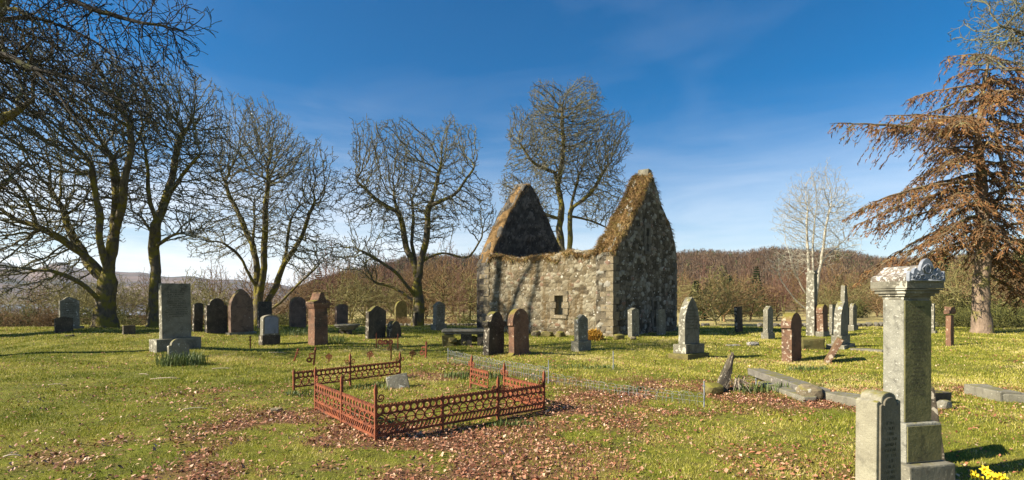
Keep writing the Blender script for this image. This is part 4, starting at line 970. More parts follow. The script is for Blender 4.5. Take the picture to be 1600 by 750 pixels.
bm = bmesh.new(); bbox(bm, (4.0, .28, 8.03), (.42, .5, .26), jit=.04); bev(bm, .03, 2); link('cope_stone', bmmesh('cope_stone', bm), M['granite'], g1)
gt2 = interp_top([0, .46, 1.24, 2.65, 3.3, 3.65, 4.18, 5.29, 6.46, 7.1, 7.45], [3.7, 4.5, 5.7, 7.6, 8.25, 8.4, 8.0, 6.75, 5.4, 4.6, 4.1], 9, .13)
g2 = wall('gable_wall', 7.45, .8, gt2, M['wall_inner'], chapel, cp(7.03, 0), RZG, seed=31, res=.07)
turf('turf_cap', 7.45, .8, gt2, g2, 15, .09, 1500, .0, bl=.18, patchy=.50)
ft = interp_top([0, .5, 1.5, 3, 4.2, 5.2, 6.23], [4.05, 3.95, 3.8, 3.85, 3.92, 4.0, 4.0], 5, .10)
LW = 6.23
f1 = wall('side_wall', LW, .8, ft, M['wall_lit'], chapel, cp(7.03, .012), RZW, seed=51, holes=[(4.04, 4.54, 1.07, 2.03)], sx=.27, sz=.17, res=.05, amp=.026)
turf('turf_cap', LW, .8, ft, f1, 25, .11, 5200, .03, bl=.22, patchy=.42)
bt = interp_top([0, 2, 4, 6.23], [2.6, 3.0, 2.7, 2.9], 7, .12)
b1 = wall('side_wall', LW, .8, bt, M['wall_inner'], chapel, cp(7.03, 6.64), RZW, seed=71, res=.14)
turf('turf_cap', LW, .8, bt, b1, 35, .16, 1200, .08)
def recess(parent, x0, x1, z0, z1, depth, mat_in, frame=True, fm='quoin', dark_in=False):
    bm = bmesh.new()
    # blocked-up back with pale rubble
    for i in range(int((z1 - z0) / .22) + 1):
        zz = z0 + i * .22
        bbox(bm, ((x0 + x1) / 2 + random.uniform(-.02, .02), depth, min(zz + .11, z1)), (x1 - x0 + .3, .12, .215), jit=.012)
    bbox(bm, (x0 - .10, depth / 2 + .02, (z0 + z1) / 2), (.17, depth, z1 - z0 + .12), jit=.01); bbox(bm, (x1 + .10, depth / 2 + .02, (z0 + z1) / 2), (.17, depth, z1 - z0 + .12), jit=.01)
    bev(bm, .012, 1); link('blocking', bmmesh('blocking', bm), mat_in, parent)
    if frame:
        bm = bmesh.new()
        hh = (z1 - z0) / 3
        for sx_ in (x0 - .13, x1 + .13):
            for i in range(3): bbox(bm, (sx_, .085, z0 + hh * (i + .5)), (.26 + (.12 if i % 2 else 0), .26, hh - .02), jit=.012)
        bbox(bm, ((x0 + x1) / 2, .085, z1 + .09), (x1 - x0 + .5, .27, .2), jit=.015); bbox(bm, ((x0 + x1) / 2, .07, z0 - .07), (x1 - x0 + .4, .27, .15), jit=.015)
        bev(bm, .015, 2); link('window_surround', bmmesh('window_surround', bm), M[fm], parent)
recess(f1, 4.06, 4.52, 1.09, 2.01, .42, M['pale'])
M['gdress'] = stone_mat('dark dressed stone', (.20, .175, .13), (.13, .115, .085), la=.3, moss=.3, dark=.5)
recess(g1, 3.46, 3.74, 4.12, 5.28, .5, M['dark'], fm='gdress')
recess(g1, 4.36, 4.74, .4, 1.74, .45, M['dark'], fm='gdress')
# corner stones
def quoins(parent, x, sgn, ztop, mat, y0=-.02, other=.8):
    bm = bmesh.new(); z = .05; k = 0
    while z < ztop - .2:
        h = random.uniform(.24, .36); lw = .58 if k % 2 else .30; ly = .34 if k % 2 else .62
        bbox(bm, (x + sgn * (lw / 2 - .02), y0 + ly / 2 - .015, z + h / 2), (lw, ly, h - .025), jit=.012)
        z += h; k += 1
    bev(bm, .018, 2); link('corner_stones', bmmesh('corner_stones', bm), mat, parent)
quoins(g1, 0, 1, 3.8, M['quoin'])
quoins(g1, 7.45, -1, 4.0, M['gdress'])
quoins(g2, 0, 1, 3.6, M['quoin'])
# fallen rubble at the foot of the wall
random.seed(5)
for k, (a, g) in enumerate(((3.0, -.6), (3.5, -.75), (4.4, -.5), (4.9, -.7), (1.2, -.5), (5.6, -.6), (2.3, -.55))):
    q = a * WD + g * GD; x, y = CX + q[0], CY + q[1]
    bm = bmesh.new(); rock(bm, (0, 0, .08), (random.uniform(.35, .7), random.uniform(.3, .5), random.uniform(.2, .34)), random.uniform(0, 3), .12, 2)
    o = link('fallen_stone', bmmesh('fallen_stone', bm), M['quoin'] if k % 2 else M['mossy'], None, (x, y, hg(x, y))); tag(o, 'rough fallen stone lying at the foot of the sunlit chapel wall', 'stone', 'stones fallen along the foot of the chapel wall')

# ------------------------------------------------------------------ thin spring haze
def mk_haze():
    m = bpy.data.materials.new('haze'); m.use_nodes = True; n = m.node_tree; n.nodes.clear()
    pv = n.nodes.new('ShaderNodeVolumePrincipled'); pv.inputs['Color'].default_value = (0.82, 0.90, 1.0, 1); pv.inputs['Density'].default_value = 0.00010; pv.inputs['Anisotropy'].default_value = 0.2
    o = n.nodes.new('ShaderNodeOutputMaterial'); n.links.new(pv.outputs[0], o.inputs['Volume'])
    bm = bmesh.new(); bbox(bm, (0, 0, 95), (11000, 11000, 205)); ob = link('haze', bmmesh('haze', bm), m); tag(ob, 'thin pale haze softening the far hills', 'haze', kind='stuff')
HAZE = True
if HAZE: mk_haze()

# ------------------------------------------------------------------ gravestones
def profile(kind, W, H):
    w = W / 2; pts = [(-w, 0), (w, 0)]
    def arc(cx, cz, r, a0, a1, n=12, sz=1.0): return [(cx + r * math.cos(a0 + (a1 - a0) * k / n), cz + sz * r * math.sin(a0 + (a1 - a0) * k / n)) for k in range(n + 1)]
    if kind == 'flat': pts += [(w, H), (-w, H)]
    elif kind == 'round': pts += arc(0, H - w, w, 0, math.pi, 16)
    elif kind == 'lowround':
        pts += arc(0, H - W * .22, w, 0, math.pi, 16, .44)
    elif kind == 'gothic':
        r = W * 1.05; zc = H - math.sqrt(max(r * r - (r - w) ** 2, 0.001)); a1 = math.acos((r - w) / r)
        pts += arc(-(r - w), zc, r, 0, a1, 9)[:-1] + [(0, H)] + [(-x, z) for x, z in reversed(arc(-(r - w), zc, r, 0, a1, 9)[:-1])]
    elif kind == 'shoulder':
        s = w * .72; zs = H - s * .95
        pts += [(w, zs - .02), (w * .9, zs)] + [(s + .01, zs)] + arc(0, zs, s, 0.06, math.pi - .06, 14, .95) + [(-s - .01, zs), (-w * .9, zs), (-w, zs - .02)]
    elif kind == 'ogee':
        zs = H - W * .24
        n = 16; pts += [(w, zs)] + [(w * (1 - 2 * k / n), zs + W * .24 * (0.5 - 0.5 * math.cos(2 * math.pi * k / n)) ** .8 + .012 * math.sin(4 * math.pi * k / n)) for k in range(1, n)] + [(-w, zs)]
    elif kind == 'peak': pts += [(w, H - W * .28), (0, H), (-w, H - W * .28)]
    elif kind == 'lowpeak': pts += [(w, H - W * .14), (w * .75, H - W * .12), (0, H), (-w * .75, H - W * .12), (-w, H - W * .14)]
    elif kind == 'hood':
        zs = H - w * 1.02
        pts[1:] = [(w * .86, 0), (w * .86, zs - .06), (w, zs - .05)]; pts[0] = (-w * .86, 0)
        pts += arc(0, zs, w, 0, math.pi, 16) + [(-w, zs - .05), (-w * .86, zs - .06)]
    elif kind == 'fancy':
        s = w * .62; zs = H - s * 1.1 - .03
        pts[1:] = [(w * .84, 0), (w * .80, zs - .16), (w, zs - .07), (w * .98, zs + .02), (w * .7, zs + .03)]; pts[0] = (-w * .84, 0)
        pts += arc(0, zs + .05, s, .1, math.pi - .1, 12, 1.05) + [(-w * .7, zs + .03), (-w * .98, zs + .02), (-w, zs - .07), (-w * .80, zs - .16)]
    elif kind == 'bell':
        pts[1:] = [(w, 0), (w * .95, .12), (w * .74, .2), (w * .70, H - w * 1.05), (w * .80, H - w * 1.0), (w * .78, H - w * .85)]; pts[0] = (-w, 0)
        pts += arc(0, H - w * .80, w * .78, .1, math.pi - .1, 12, 1.02) + [(-w * .78, H - w * .85), (-w * .80, H - w * 1.0), (-w * .70, H - w * 1.05), (-w * .74, .2), (-w * .95, .12)]
    elif kind == 'blob': pts += [(w * .98, H * .45)] + arc(0, H * .55, w * .9, 0.1, math.pi - .1, 9, H * .45 / (w * .9)) + [(-w * .98, H * .45)]
    elif kind == 'needle':
        pts += [(w, H * .30), (w * .80, H * .42), (w * .50, H * .80), (w * .32, H * .985), (w * .26, H), (-w * .26, H), (-w * .32, H * .985), (-w * .50, H * .80), (-w * .80, H * .42), (-w, H * .30)]
    elif kind == 'spade':
        pts += [(w, H * .55), (w * .93, H * .72)] + arc(0, H - w * .62, w * .66, .25, math.pi - .25, 12, .94) + [(-w * .93, H * .72), (-w, H * .55)]
    return pts
def slab_mesh(name, pts, T, bevel=.012, amp=.004, seed=0, cuts=2):
    bm = bmesh.new()
    f = [bm.verts.new((x, -T / 2, z)) for x, z in pts]; g = [bm.verts.new((x, T / 2, z)) for x, z in pts]
    bm.faces.new(f); bm.faces.new(list(reversed(g))); n = len(pts)
    for k in range(n): bm.faces.new((f[k], g[k], g[(k + 1) % n], f[(k + 1) % n]))
    bmesh.ops.recalc_face_normals(bm, faces=bm.faces)
    bev(bm, bevel, 2, 40)
    me = bmmesh(name, bm); rough(me, amp, 6, seed); return me
def box_mesh(name, s, bevel=.015, z0=0.0, amp=.004, seed=0, taper=1.0):
    bm = bmesh.new(); bbox(bm, (0, 0, z0 + s[2] / 2), s, taper=taper); bmesh.ops.subdivide_edges(bm, edges=bm.edges, cuts=1, use_grid_fill=True)
    bev(bm, bevel, 2); me = bmmesh(name, bm); rough(me, amp, 6, seed); return me
def inscription(x0, x1, z0, z1, lines, y, seed, wfrac=(.5, .95)):
    """rows of worn cut letters"""
    rng = random.Random(seed); V = []; Q = []
    lh = (z1 - z0) / lines
    def stroke(ax, az, bx, bz, t):
        d = Vector((bx - ax, bz - az)); n = Vector((-d.y, d.x)).normalized() * t / 2; i = len(V)
        V.extend([(ax - n.x, y, az - n.y), (bx - n.x, y, bz - n.y), (bx + n.x, y, bz + n.y), (ax + n.x, y, az + n.y)]); Q.append((i, i + 1, i + 2, i + 3))
    for r in range(lines):
        z = z1 - (r + 1) * lh + lh * .2; h = lh * .52; L = (x1 - x0) * rng.uniform(*wfrac); x = (x0 + x1) / 2 - L / 2; e = x + L; cw = h * .62; t = h * .17
        while x < e - cw * .5:
            if rng.random() < .16: x += cw * .8; continue
            k = rng.randrange(6)
            if k in (0, 1, 3): stroke(x, z, x, z + h, t)
            if k in (0, 2): stroke(x, z + h, x + cw * .6, z + h, t)
            if k in (1, 4): stroke(x, z + h / 2, x + cw * .6, z + h / 2, t); stroke(x + cw * .6, z, x + cw * .6, z + h, t)
            if k in (2, 5): stroke(x, z, x + cw * .35, z + h, t); stroke(x + cw * .35, z + h, x + cw * .65, z, t)
            if k == 3: stroke(x, z, x + cw * .6, z, t)
            if k == 4: stroke(x, z, x, z + h, t)
            x += cw
    return npmesh('inscription', V, Q)
EXT = 1.0
def solve(pl, pr, pb, psi, T):
    u = ((pl + pr) / 2 - 800) / FPX; c, s = math.cos(psi), math.sin(psi)
    g = at((pl + pr) / 2, pb); dep = g.y
    for _ in range(3):
        W = max(.12, ((pr - pl) / FPX * dep - T * abs(s + u * c)) / max(abs(c - u * s), .22))
        dep = g.y + .42 * (W * abs(s) + T * abs(c))
    x = u * dep; return x, dep, hg(x, dep), W
STN = {}
def grave(pl, pr, pt, pb, psi, kind, mat, label, T=.14, base=None, panel_=None, ins=None, tilt=0, lean=0, name='headstone', cat='headstone', group=None, bevel=.012, base2=None, W=None, finial=None):
    """one headstone from its extent: left, right, top and foot; base = (height, extra width, material)"""
    if pl < 700: T *= 1.35; psi += 4
    psi = R(psi); x, y, z, w = solve(pl, pr, pb, psi, T if not base else T)
    if W: w = W
    H = (EYE + (HORIZON - pt) / FPX * y) - z
    root = empty(name, (x, y, z), psi, label, cat, group)
    root.rotation_euler = (R(lean + random.uniform(-1.6, 1.6)), R(tilt + random.uniform(-1.6, 1.6)), psi)
    sd = random.randint(0, 999); zb = -.12
    bw = w
    if base2:
        me = box_mesh('foundation', (w + base2[1], T + base2[1] * .8 + .06, base2[0] + .12), .015, -.12, .006, sd); link('foundation', me, M[base2[2]], root); zb = base2[0]
    if base:
        me = box_mesh('plinth', (w + base[1], T + base[1] * .8, base[0] + (.12 if not base2 else 0)), .015, zb, .005, sd + 1); link('plinth', me, M[base[2]], root)
        zb = (base[0] + (base2[0] if base2 else 0))
    h = H - (zb if base else -.12)
    P_ = [(px_, pz_ + zb) for px_, pz_ in profile(kind, w, h)]
    sl = link('slab', slab_mesh('slab', P_, T, bevel, .004, sd), M[mat], root)
    if panel_:   # (material, inset, kind) raised face panel
        pw = w - 2 * panel_[1]; fr = panel_[3] if len(panel_) > 3 else 1.0; pp = [(a, b + zb + (.1 if not base else .05)) for a, b in profile(panel_[2], pw, (h - panel_[1] - (.1 if not base else .05)) * fr)]
        o = link('face_panel', slab_mesh('face_panel', pp, .02, .006, .001, sd), M[panel_[0]], root, (0, -T / 2 - .006, 0))
    if ins:      # (lines, from, to) fractions of the slab height
        z0, z1 = zb + h * ins[1], zb + h * ins[2]
        link('inscription', inscription(-w * .42, w * .42, z0, z1, ins[0], -T / 2 - (.019 if panel_ else .0055), sd), M['engrave'], root)
    return root, w, H, zb
random.seed(99)
G = grave
# left group
G(246, 304, 443, 549, 50, 'flat', 'granite_lichen', 'tall flat grey slab with many inscribed lines on a broad plinth, daffodils before it', T=.15, base=(.36, .42, 'granite_lichen'), ins=(13, .38, .90), W=.80)
G(262, 297, 529, 560, 50, 'shoulder', 'granite', 'small rounded-shoulder stone leaning against the plinth of the tall inscribed slab', T=.09, lean=-5)
G(92, 125, 464, 515, 50, 'ogee', 'granite', 'wide grey slab with a curved top behind the low dark peaked stone at far left', T=.14, base=(.12, .25, 'granite'), ins=(6, .4, .85))
G(85, 115, 494, 520, 48, 'lowpeak', 'dark', 'low dark peaked stone leftmost in the churchyard, in front of the wide grey slab', T=.12)
G(191, 212, 508, 523, 45, 'flat', 'dark', 'small broken dark square stone between the two leftmost big trees', T=.14)
G(300, 317, 473, 519, 50, 'lowround', 'dark', 'narrow dark round-topped stone half hidden right behind the tall inscribed slab', T=.12)
G(320, 356, 466, 522, 50, 'shoulder', 'dark', 'dark headstone with rounded shoulders and a reddish side, left of the pointed-arch one', T=.15)
G(357, 397, 451, 524, 50, 'gothic', 'pink', 'tall brownish pointed-arch headstone with a raised panel, in front of the many-stemmed tree', T=.16, base=(.10, .18, 'granite'), panel_=('pink', .07, 'flat', .62))
G(402, 425, 471, 513, 50, 'flat', 'dark', 'plain dark rectangular stone at the foot of the many-stemmed tree', T=.12)
G(406, 436, 492, 540, 50, 'lowround', 'granite', 'small headstone with a pale blue-grey panel on a dark base', T=.15, base=(.34, .07, 'dark'), panel_=('bluegrey', .05, 'lowround'))
G(452, 479, 464, 512, 50, 'round', 'pink', 'round-topped weathered brown stone with daffodil leaves at its foot', T=.17, group=None)
G(523, 544, 475, 512, 50, 'lowround', 'pink', 'pinkish round-topped headstone behind the round-lidded table tomb', T=.13)
G(571, 603, 478, 530, 50, 'ogee', 'dark', 'broad dark headstone with a curved top and pale streaks, left of the low black stone', T=.13)
G(603, 628, 501, 529, 45, 'blob', 'dark', 'low black rounded stump of a stone beside the broad dark headstone', T=.25, bevel=.05)
G(616, 636, 470, 510, 50, 'round', 'mossy', 'mossy round-topped stone just left of the mossy-limbed sycamore', T=.15)
G(645, 659, 488, 511, 50, 'flat', 'dark', 'small dark framed stone at the right foot of the mossy-limbed sycamore', T=.10)
G(676, 695, 471, 516, 50, 'peak', 'granite', 'pale grey peaked headstone on a plinth left of the chapel', T=.18, base=(.26, .16, 'granite'), ins=(6, .4, .85))
# the pair by the wire fence
G(752, 790, 487, 556, 50, 'fancy', 'dark', 'dark ornate headstone with scrolled shoulders and white-crusted edge, left of the red-brown pair', T=.22)
G(791, 832, 482, 556, 50, 'bell', 'red', 'red-brown round-headed headstone flaring at its foot, in front of the sunlit chapel wall', T=.2, panel_=('red', .16, 'round'))
G(897, 919, 491, 549, 48, 'peak', 'granite', 'grey peaked headstone on a square plinth in front of the chapel window', T=.17, base=(.32, .16, 'granite'), ins=(5, .45, .82))
G(981, 999, 481, 527, 46, 'lowpeak', 'granite', 'pale upright slab standing nearest the chapel corner before the dark gable', T=.2)
G(1026, 1041, 483, 524, 44, 'flat', 'granite', 'narrow slab against the middle of the dark gable', T=.14)
G(1060, 1093, 464, 560, 44, 'gothic', 'granite_lichen', 'large pale pointed headstone on a double base right of the chapel', T=.2, base=(.26, .24, 'granite_lichen'), base2=(.12, .42, 'mossy'), ins=(7, .3, .75))
G(1148, 1161, 479, 519, 42, 'flat', 'dark', 'plain dark upright slab, farthest left of the row beyond the pointed headstone', T=.16)
G(1192, 1208, 478, 530, 42, 'peak', 'granite', 'slim grey stone with a clipped top on a small plinth, in the row beyond', T=.2, base=(.28, .14, 'granite'))
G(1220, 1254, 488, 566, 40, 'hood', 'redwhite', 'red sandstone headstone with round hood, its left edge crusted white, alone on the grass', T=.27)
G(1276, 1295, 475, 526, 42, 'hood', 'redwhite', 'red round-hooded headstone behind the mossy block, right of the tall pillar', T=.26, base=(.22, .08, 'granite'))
G(1295, 1305, 476, 524, 40, 'flat', 'granite', 'thin slab seen almost edge-on between the red hooded stone and the tall arched one', T=.14)
G(1302, 1325, 470, 545, 40, 'gothic', 'granite_lichen', 'tall lichened arched headstone on a stepped plinth, behind the tilted slab', T=.22, base=(.30, .12, 'granite'), base2=(.14, .34, 'granite'))
G(1313, 1328, 446, 517, 42, 'needle', 'granite', 'tallest grey headstone tapering to a narrow tip, at the back right of the chapel', T=.2, base=(.3, .2, 'granite'))
G(1327, 1339, 474, 517, 42, 'round', 'granite', 'round-topped grey stone on a plinth just right of the tapering one', T=.18, base=(.3, .14, 'granite'))
G(1451, 1461, 474, 521, 40, 'flat', 'granite_lichen', 'narrow pale lichened slab partly hidden behind the tall monument', T=.2, base=(.12, .2, 'granite'))
# tilted slab
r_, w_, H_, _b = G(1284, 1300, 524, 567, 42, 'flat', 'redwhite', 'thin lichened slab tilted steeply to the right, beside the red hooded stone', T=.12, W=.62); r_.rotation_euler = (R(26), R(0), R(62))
# small tilted stone in the railed plot
r_, w_, H_, _b = G(606, 640, 586, 608, 12, 'flat', 'granite', 'small grey stone sloping backwards inside the rusty railings', T=.14); r_.rotation_euler = (R(-24), R(-9), R(20))
# near stone at the bottom right
nx = at(1390, 748)
d_near = 3.72; x_near = (1372 - 800) / FPX * d_near; z_near = hg(x_near, d_near)
root = empty('headstone', (x_near, d_near, z_near), R(19), 'near grey headstone with rounded shoulders beside the tall monument, cut by the bottom edge', 'headstone')
def near_prof(W, H, ins=0.0):
    w = W / 2 - ins; wb = w * 1.10; s = w * .62; zs = H - s * .78 - ins * .6
    a = [(-wb, -.1), (wb, -.1), (w, zs), (w * .80, zs + .012), (s, zs - .005)]
    a += [(s * math.cos(t), zs + .01 + s * .76 * math.sin(t)) for t in [math.pi * k / 16 for k in range(17)]] + [(-s, zs - .005), (-w * .80, zs + .012), (-w, zs)]
    return a
Hn = EYE + (HORIZON - 612) / FPX * d_near - z_near
o = link('slab', slab_mesh('slab', near_prof(.235, Hn), .155, .010, .003, 3), M['pale'], root)
o = link('face_panel', slab_mesh('face_panel', near_prof(.235, Hn - .02, .022), .014, .004, .001, 4), M['nearpanel'], root, (0, -.083, 0))
link('inscription', inscription(-.07, .07, .25, Hn - .18, 14, -.0915, 8), M['engrave'], root)

# the tall monument
dm = 4.62; xm = (1416 - 800) / FPX * dm; zm = hg(xm, dm); psi = R(13)
mon = empty('monument', (xm, dm, zm), psi, 'tall square grey monument with a scrolled crest and lichen-white top, largest stone at the right', 'monument')
ZT = EYE + (HORIZON - 468) / FPX * dm - zm          # top of the shaft
ZB = EYE + (HORIZON - 655) / FPX * dm - zm          # foot of the shaft
Wm, Tm = .285, .195
link('shaft', box_mesh('shaft', (Wm, Tm, ZT - ZB), .006, ZB, .0015, 4), M['shaft'], mon)
o = link('inscribed_panel', box_mesh('inscribed_panel', (Wm - .004, .012, ZT - ZB - .012), .002, ZB + .004, .0, 4), M['greenpanel'], mon, (0, -Tm / 2 - .006, 0))
link('inscription', inscription(-.105, .105, ZB + .22, ZT - .05, 24, -Tm / 2 - .0135, 12, (.4, .85)), M['engrave'], mon)
zl = [(.0, .33), (.36, .14)]
link('upper_plinth', box_mesh('upper_plinth', (Wm + .09, Tm + .12, .335), .012, ZB - .335, .003, 5), M['shaft'], mon)
link('plinth_panel', box_mesh('plinth_panel', (Wm + .075, .01, .30), .003, ZB - .32, 0, 5), M['greenpanel'], mon, (0, -(Tm + .12) / 2 - .004, 0))
link('lower_plinth', box_mesh('lower_plinth', (Wm + .20, Tm + .28, ZB - .335 + .12), .015, -.12, .004, 6), M['granite_lichen'], mon)
bm = bmesh.new()
for (z, h, e, t) in ((0, .030, .012, 1), (.030, .022, .035, 1), (.052, .028, .058, 1), (.080, .012, .078, 1)):
    s = bbox(bm, (0, 0, ZT + z + h / 2), (Wm + 1.5 * e - .012, Tm + 2 * e - .02, h))
for e_ in [0]: bbox(bm, (0, 0, ZT + .092 + .035), (Wm + .11, Tm + .15, .06))
bev(bm, .006, 2); link('cornice', bmmesh('cornice', bm), M['granite_lichen'], mon)
# the roof of the cap runs front to back as a long rounded ridge
pr = [(-.5, 0), (.5, 0), (.5, .30), (.46, .36), (.30, .52), (.20, .78), (.12, .96), (0, 1.0), (-.12, .96), (-.20, .78), (-.30, .52), (-.46, .36), (-.5, .30)]
me = slab_mesh('cap', [(a * (Wm + .10), b * .14) for a, b in pr], Tm + .14, .010, .002, 9); link('cap', me, M['whitecrust'], mon, (0, .01, ZT + .153))
# pierced scroll crest on the front of the cap
bm = bmesh.new(); Wc = Wm + .10
cr_p = [(-.5, 0), (.5, 0), (.5, .30), (.475, .46), (.44, .36), (.40, .30), (.36, .52), (.30, .60), (.26, .50), (.20, .46), (.17, .66), (.12, .86), (.06, .96), (0, 1.0), (-.06, .96), (-.12, .86), (-.17, .66), (-.20, .46), (-.26, .50), (-.30, .60), (-.36, .52), (-.40, .30), (-.44, .36), (-.475, .46), (-.5, .30)]
me = slab_mesh('crest', [(a * Wc, b * .195) for a, b in cr_p], .03, .004, .0015, 2); cre = link('crest', me, M['lead'], mon, (0, -(Tm + .14) / 2 - .006, ZT + .152))
bm = bmesh.new()
def spiral(cx, cz, r0, turns, a0, sg, y=-.018, rr=.006, n=26):
    btube(bm, [(cx + sg * (r0 * (1 - k / n * .82)) * math.cos(a0 + turns * 2 * math.pi * k / n), y, cz + (r0 * (1 - k / n * .82)) * math.sin(a0 + turns * 2 * math.pi * k / n)) for k in range(n + 1)], [rr * (1 - .4 * k / n) for k in range(n + 1)], 6)
for sg in (-1, 1):
    spiral(sg * .105, .040, .028, 1.4, 1.5, sg); spiral(sg * .145, .035, .020, 1.2, 2.5, -sg); spiral(sg * .05, .035, .025, 1.2, .5, sg)
    btube(bm, [(sg * .175, -.018, .015), (sg * .12, -.018, .008), (0, -.018, .012)], .006, 6)
    btube(bm, [(sg * .03, -.018, .07), (sg * .055, -.018, .11), (sg * .03, -.018, .135), (0, -.018, .150)], .006, 6)
btube(bm, [(.028 * math.cos(t), -.018, .105 + .034 * math.sin(t)) for t in [2 * math.pi * k / 16 for k in range(17)]], .006, 6)
link('scrollwork', bmmesh('scrollwork', bm, True), M['lead'], cre)

# red pyramid-topped monument at the left
gx = at(500, 541); dep = gx.y + .45; x = (497 - 800) / FPX * dep; z = hg(x, dep)
rm = empty('monument', (x, dep, z), R(48), 'red sandstone pillar monument with a mossy pointed pediment, left of the round-lidded table tomb', 'monument')
H = EYE + (HORIZON - 457) / FPX * dep - z; w = .60
link('shaft', box_mesh('shaft', (w * .84, .46, H * .70 + .12), .02, -.12, .006, 3, .93), M['red'], rm)
bm = bmesh.new()
for (a, b_, h_) in ((.70, .035, .05), (.725, .07, .05), (.75, .10, .06)): bbox(bm, (0, 0, H * a + .02), (w * .80 + b_ * 1.2, .45 + b_ * 1.2, h_))
bev(bm, .008, 2); link('cornice', bmmesh('cornice', bm), M['red'], rm)
link('pediment', slab_mesh('pediment', [(-w * .52, 0), (w * .52, 0), (w * .50, .07), (w * .24, .12), (.07, H * .19), (.05, H * .215), (-.05, H * .215), (-.07, H * .19), (-w * .24, .12), (-w * .50, .07)], .56, .015, .005, 7), M['red'], rm, (0, 0, H * .785))
link('inscription', inscription(-w * .32, w * .32, H * .35, H * .64, 6, -.236, 15), M['engrave'], rm)

# tall pillar with a broken cap
def pillar(pl, pr, pt, pb, label, name, mat, cap=True, rz=40):
    g = at((pl + pr) / 2, pb); w = (pr - pl) / FPX * g.y / 1.25; dep = g.y + w * .6; x = ((pl + pr) / 2 - 800) / FPX * dep; z = hg(x, dep)
    H = EYE + (HORIZON - pt) / FPX * dep - z
    r = empty(name, (x, dep, z), R(rz), label, 'pillar')
    link('shaft', box_mesh('shaft', (w, w * .9, H - (.12 if cap else 0) + .1), .02, -.1, .012, 5, .93), M[mat], r)
    if cap:
        bm = bmesh.new(); bbox(bm, (0, 0, H - .09), (w * 1.05, w * 1.0, .07), jit=.015); bbox(bm, (.03, 0, H - .02), (w * .75, w * .7, .09), jit=.02); bbox(bm, (w * .2, 0, H + .02), (w * .3, w * .4, .06), jit=.02); bev(bm, .015, 2)
        link('cap', bmmesh('cap', bm), M[mat], r)
    return r
pillar(1260, 1277, 424, 525, 'tall square lichened pillar with a small broken cap, rising above the row of stones', 'stone_pillar', 'granite_lichen')
# rough stump of a cross
g = at(1484, 541); dep = g.y + .1; x = (1484 - 800) / FPX * dep; z = hg(x, dep); H = EYE + (HORIZON - 480) / FPX * dep - z
r = empty('stone_cross', (x, dep, z), R(25), 'rough reddish stone cross with a knobbly head, on the grass right of the tall monument', 'cross')
link('shaft', box_mesh('shaft', (.20, .17, H - .2), .02, -.08, .02, 5, .95), M['red'], r)
bm = bmesh.new(); bbox(bm, (0, 0, H - .17), (.40, .19, .13), jit=.02); bbox(bm, (0, 0, H - .06), (.27, .20, .14), jit=.025); bev(bm, .025, 2); link('head', bmmesh('head', bm), M['red'], r)
# moss covered block
g = at(1275, 547); r = empty('box_tomb', (g.x, g.y + .45, g.z), R(4), 'low oblong tomb block covered in orange-green moss at the foot of the tall pillar', 'tomb')
me = box_mesh('block', (.83, .55, .45), .06, -.08, .03, 8); link('block', me, M['mossy'], r)
# table tombs
def table_tomb(pl, pr, ptop, pb, label, psi_, depth, round_=False):
    g = at((pl + pr) / 2, pb); dep = g.y + depth * .5; L = (pr - pl) / FPX * dep * .93; x = ((pl + pr) / 2 - 800) / FPX * dep; z = hg(x, dep); H = EYE + (HORIZON - ptop) / FPX * (dep - depth * .4) - z
    r = empty('table_tomb', (x, dep, z), R(psi_), label, 'tomb')
    me = box_mesh('top_slab', (L, depth, .09), .03, H - .09, .01, 4); link('top_slab', me, M['slab'], r)
    me = box_mesh('under_slab', (L * .92, depth * .85, .07), .02, H - .16, .01, 5); link('under_slab', me, M['slab'], r)
    for k, fx in enumerate((-.40, -.12, .15, .40)):
        for fy in (-.3, .3):
            bm = bmesh.new(); h = H - .165
            bbox(bm, (0, 0, h / 2 - .05), (.36, .24, h + .08), jit=.03); bev(bm, .03, 2); link('support', bmmesh('support', bm), M['mossy'] if k in (0, 3) else M['dark'], r, (fx * L, fy * depth, 0))
    bm = bmesh.new()
    for k in range(12): rock(bm, (random.uniform(-.42, .42) * L, random.uniform(-.35, .3) * depth, random.uniform(.03, H * .4)), (.34, .3, .24), random.uniform(0, 3))
    link('rubble_base', bmmesh('rubble_base', bm), M['mossy'], r)
    return r
table_tomb(688, 792, 515, 541, 'long flat-lidded table tomb on squat supports, left of the ornate dark headstone', 4, 1.0)
g = at(537, 523); r = empty('table_tomb', (g.x, g.y + .5, g.z), R(5), 'round-lidded table tomb on stone lumps right of the red pillar monument', 'tomb')
H = EYE + (HORIZON - 506) / FPX * (g.y + .5) - g.z
bm = bmesh.new()
for (rr_, z0, h_) in ((.52, H - .08, .07), (.46, H - .15, .07), (.36, H - .26, .11)):
    vs = bmesh.ops.create_cone(bm, cap_ends=True, segments=24, radius1=rr_ * (.9 if h_ > .1 else 1), radius2=rr_, depth=h_)['verts']; bmesh.ops.translate(bm, verts=vs, vec=(0, 0, z0 + h_ / 2))
bev(bm, .01, 1); me = bmmesh('lid', bm); rough(me, .012, 5); link('lid', me, M['slab'], r)
bm = bmesh.new()
for k in range(7): rock(bm, (random.uniform(-.3, .3), random.uniform(-.25, .25), random.uniform(.06, H - .34)), (.28, .25, .24), random.uniform(0, 3))
link('rubble_base', bmmesh('rubble_base', bm), M['dark'], r)
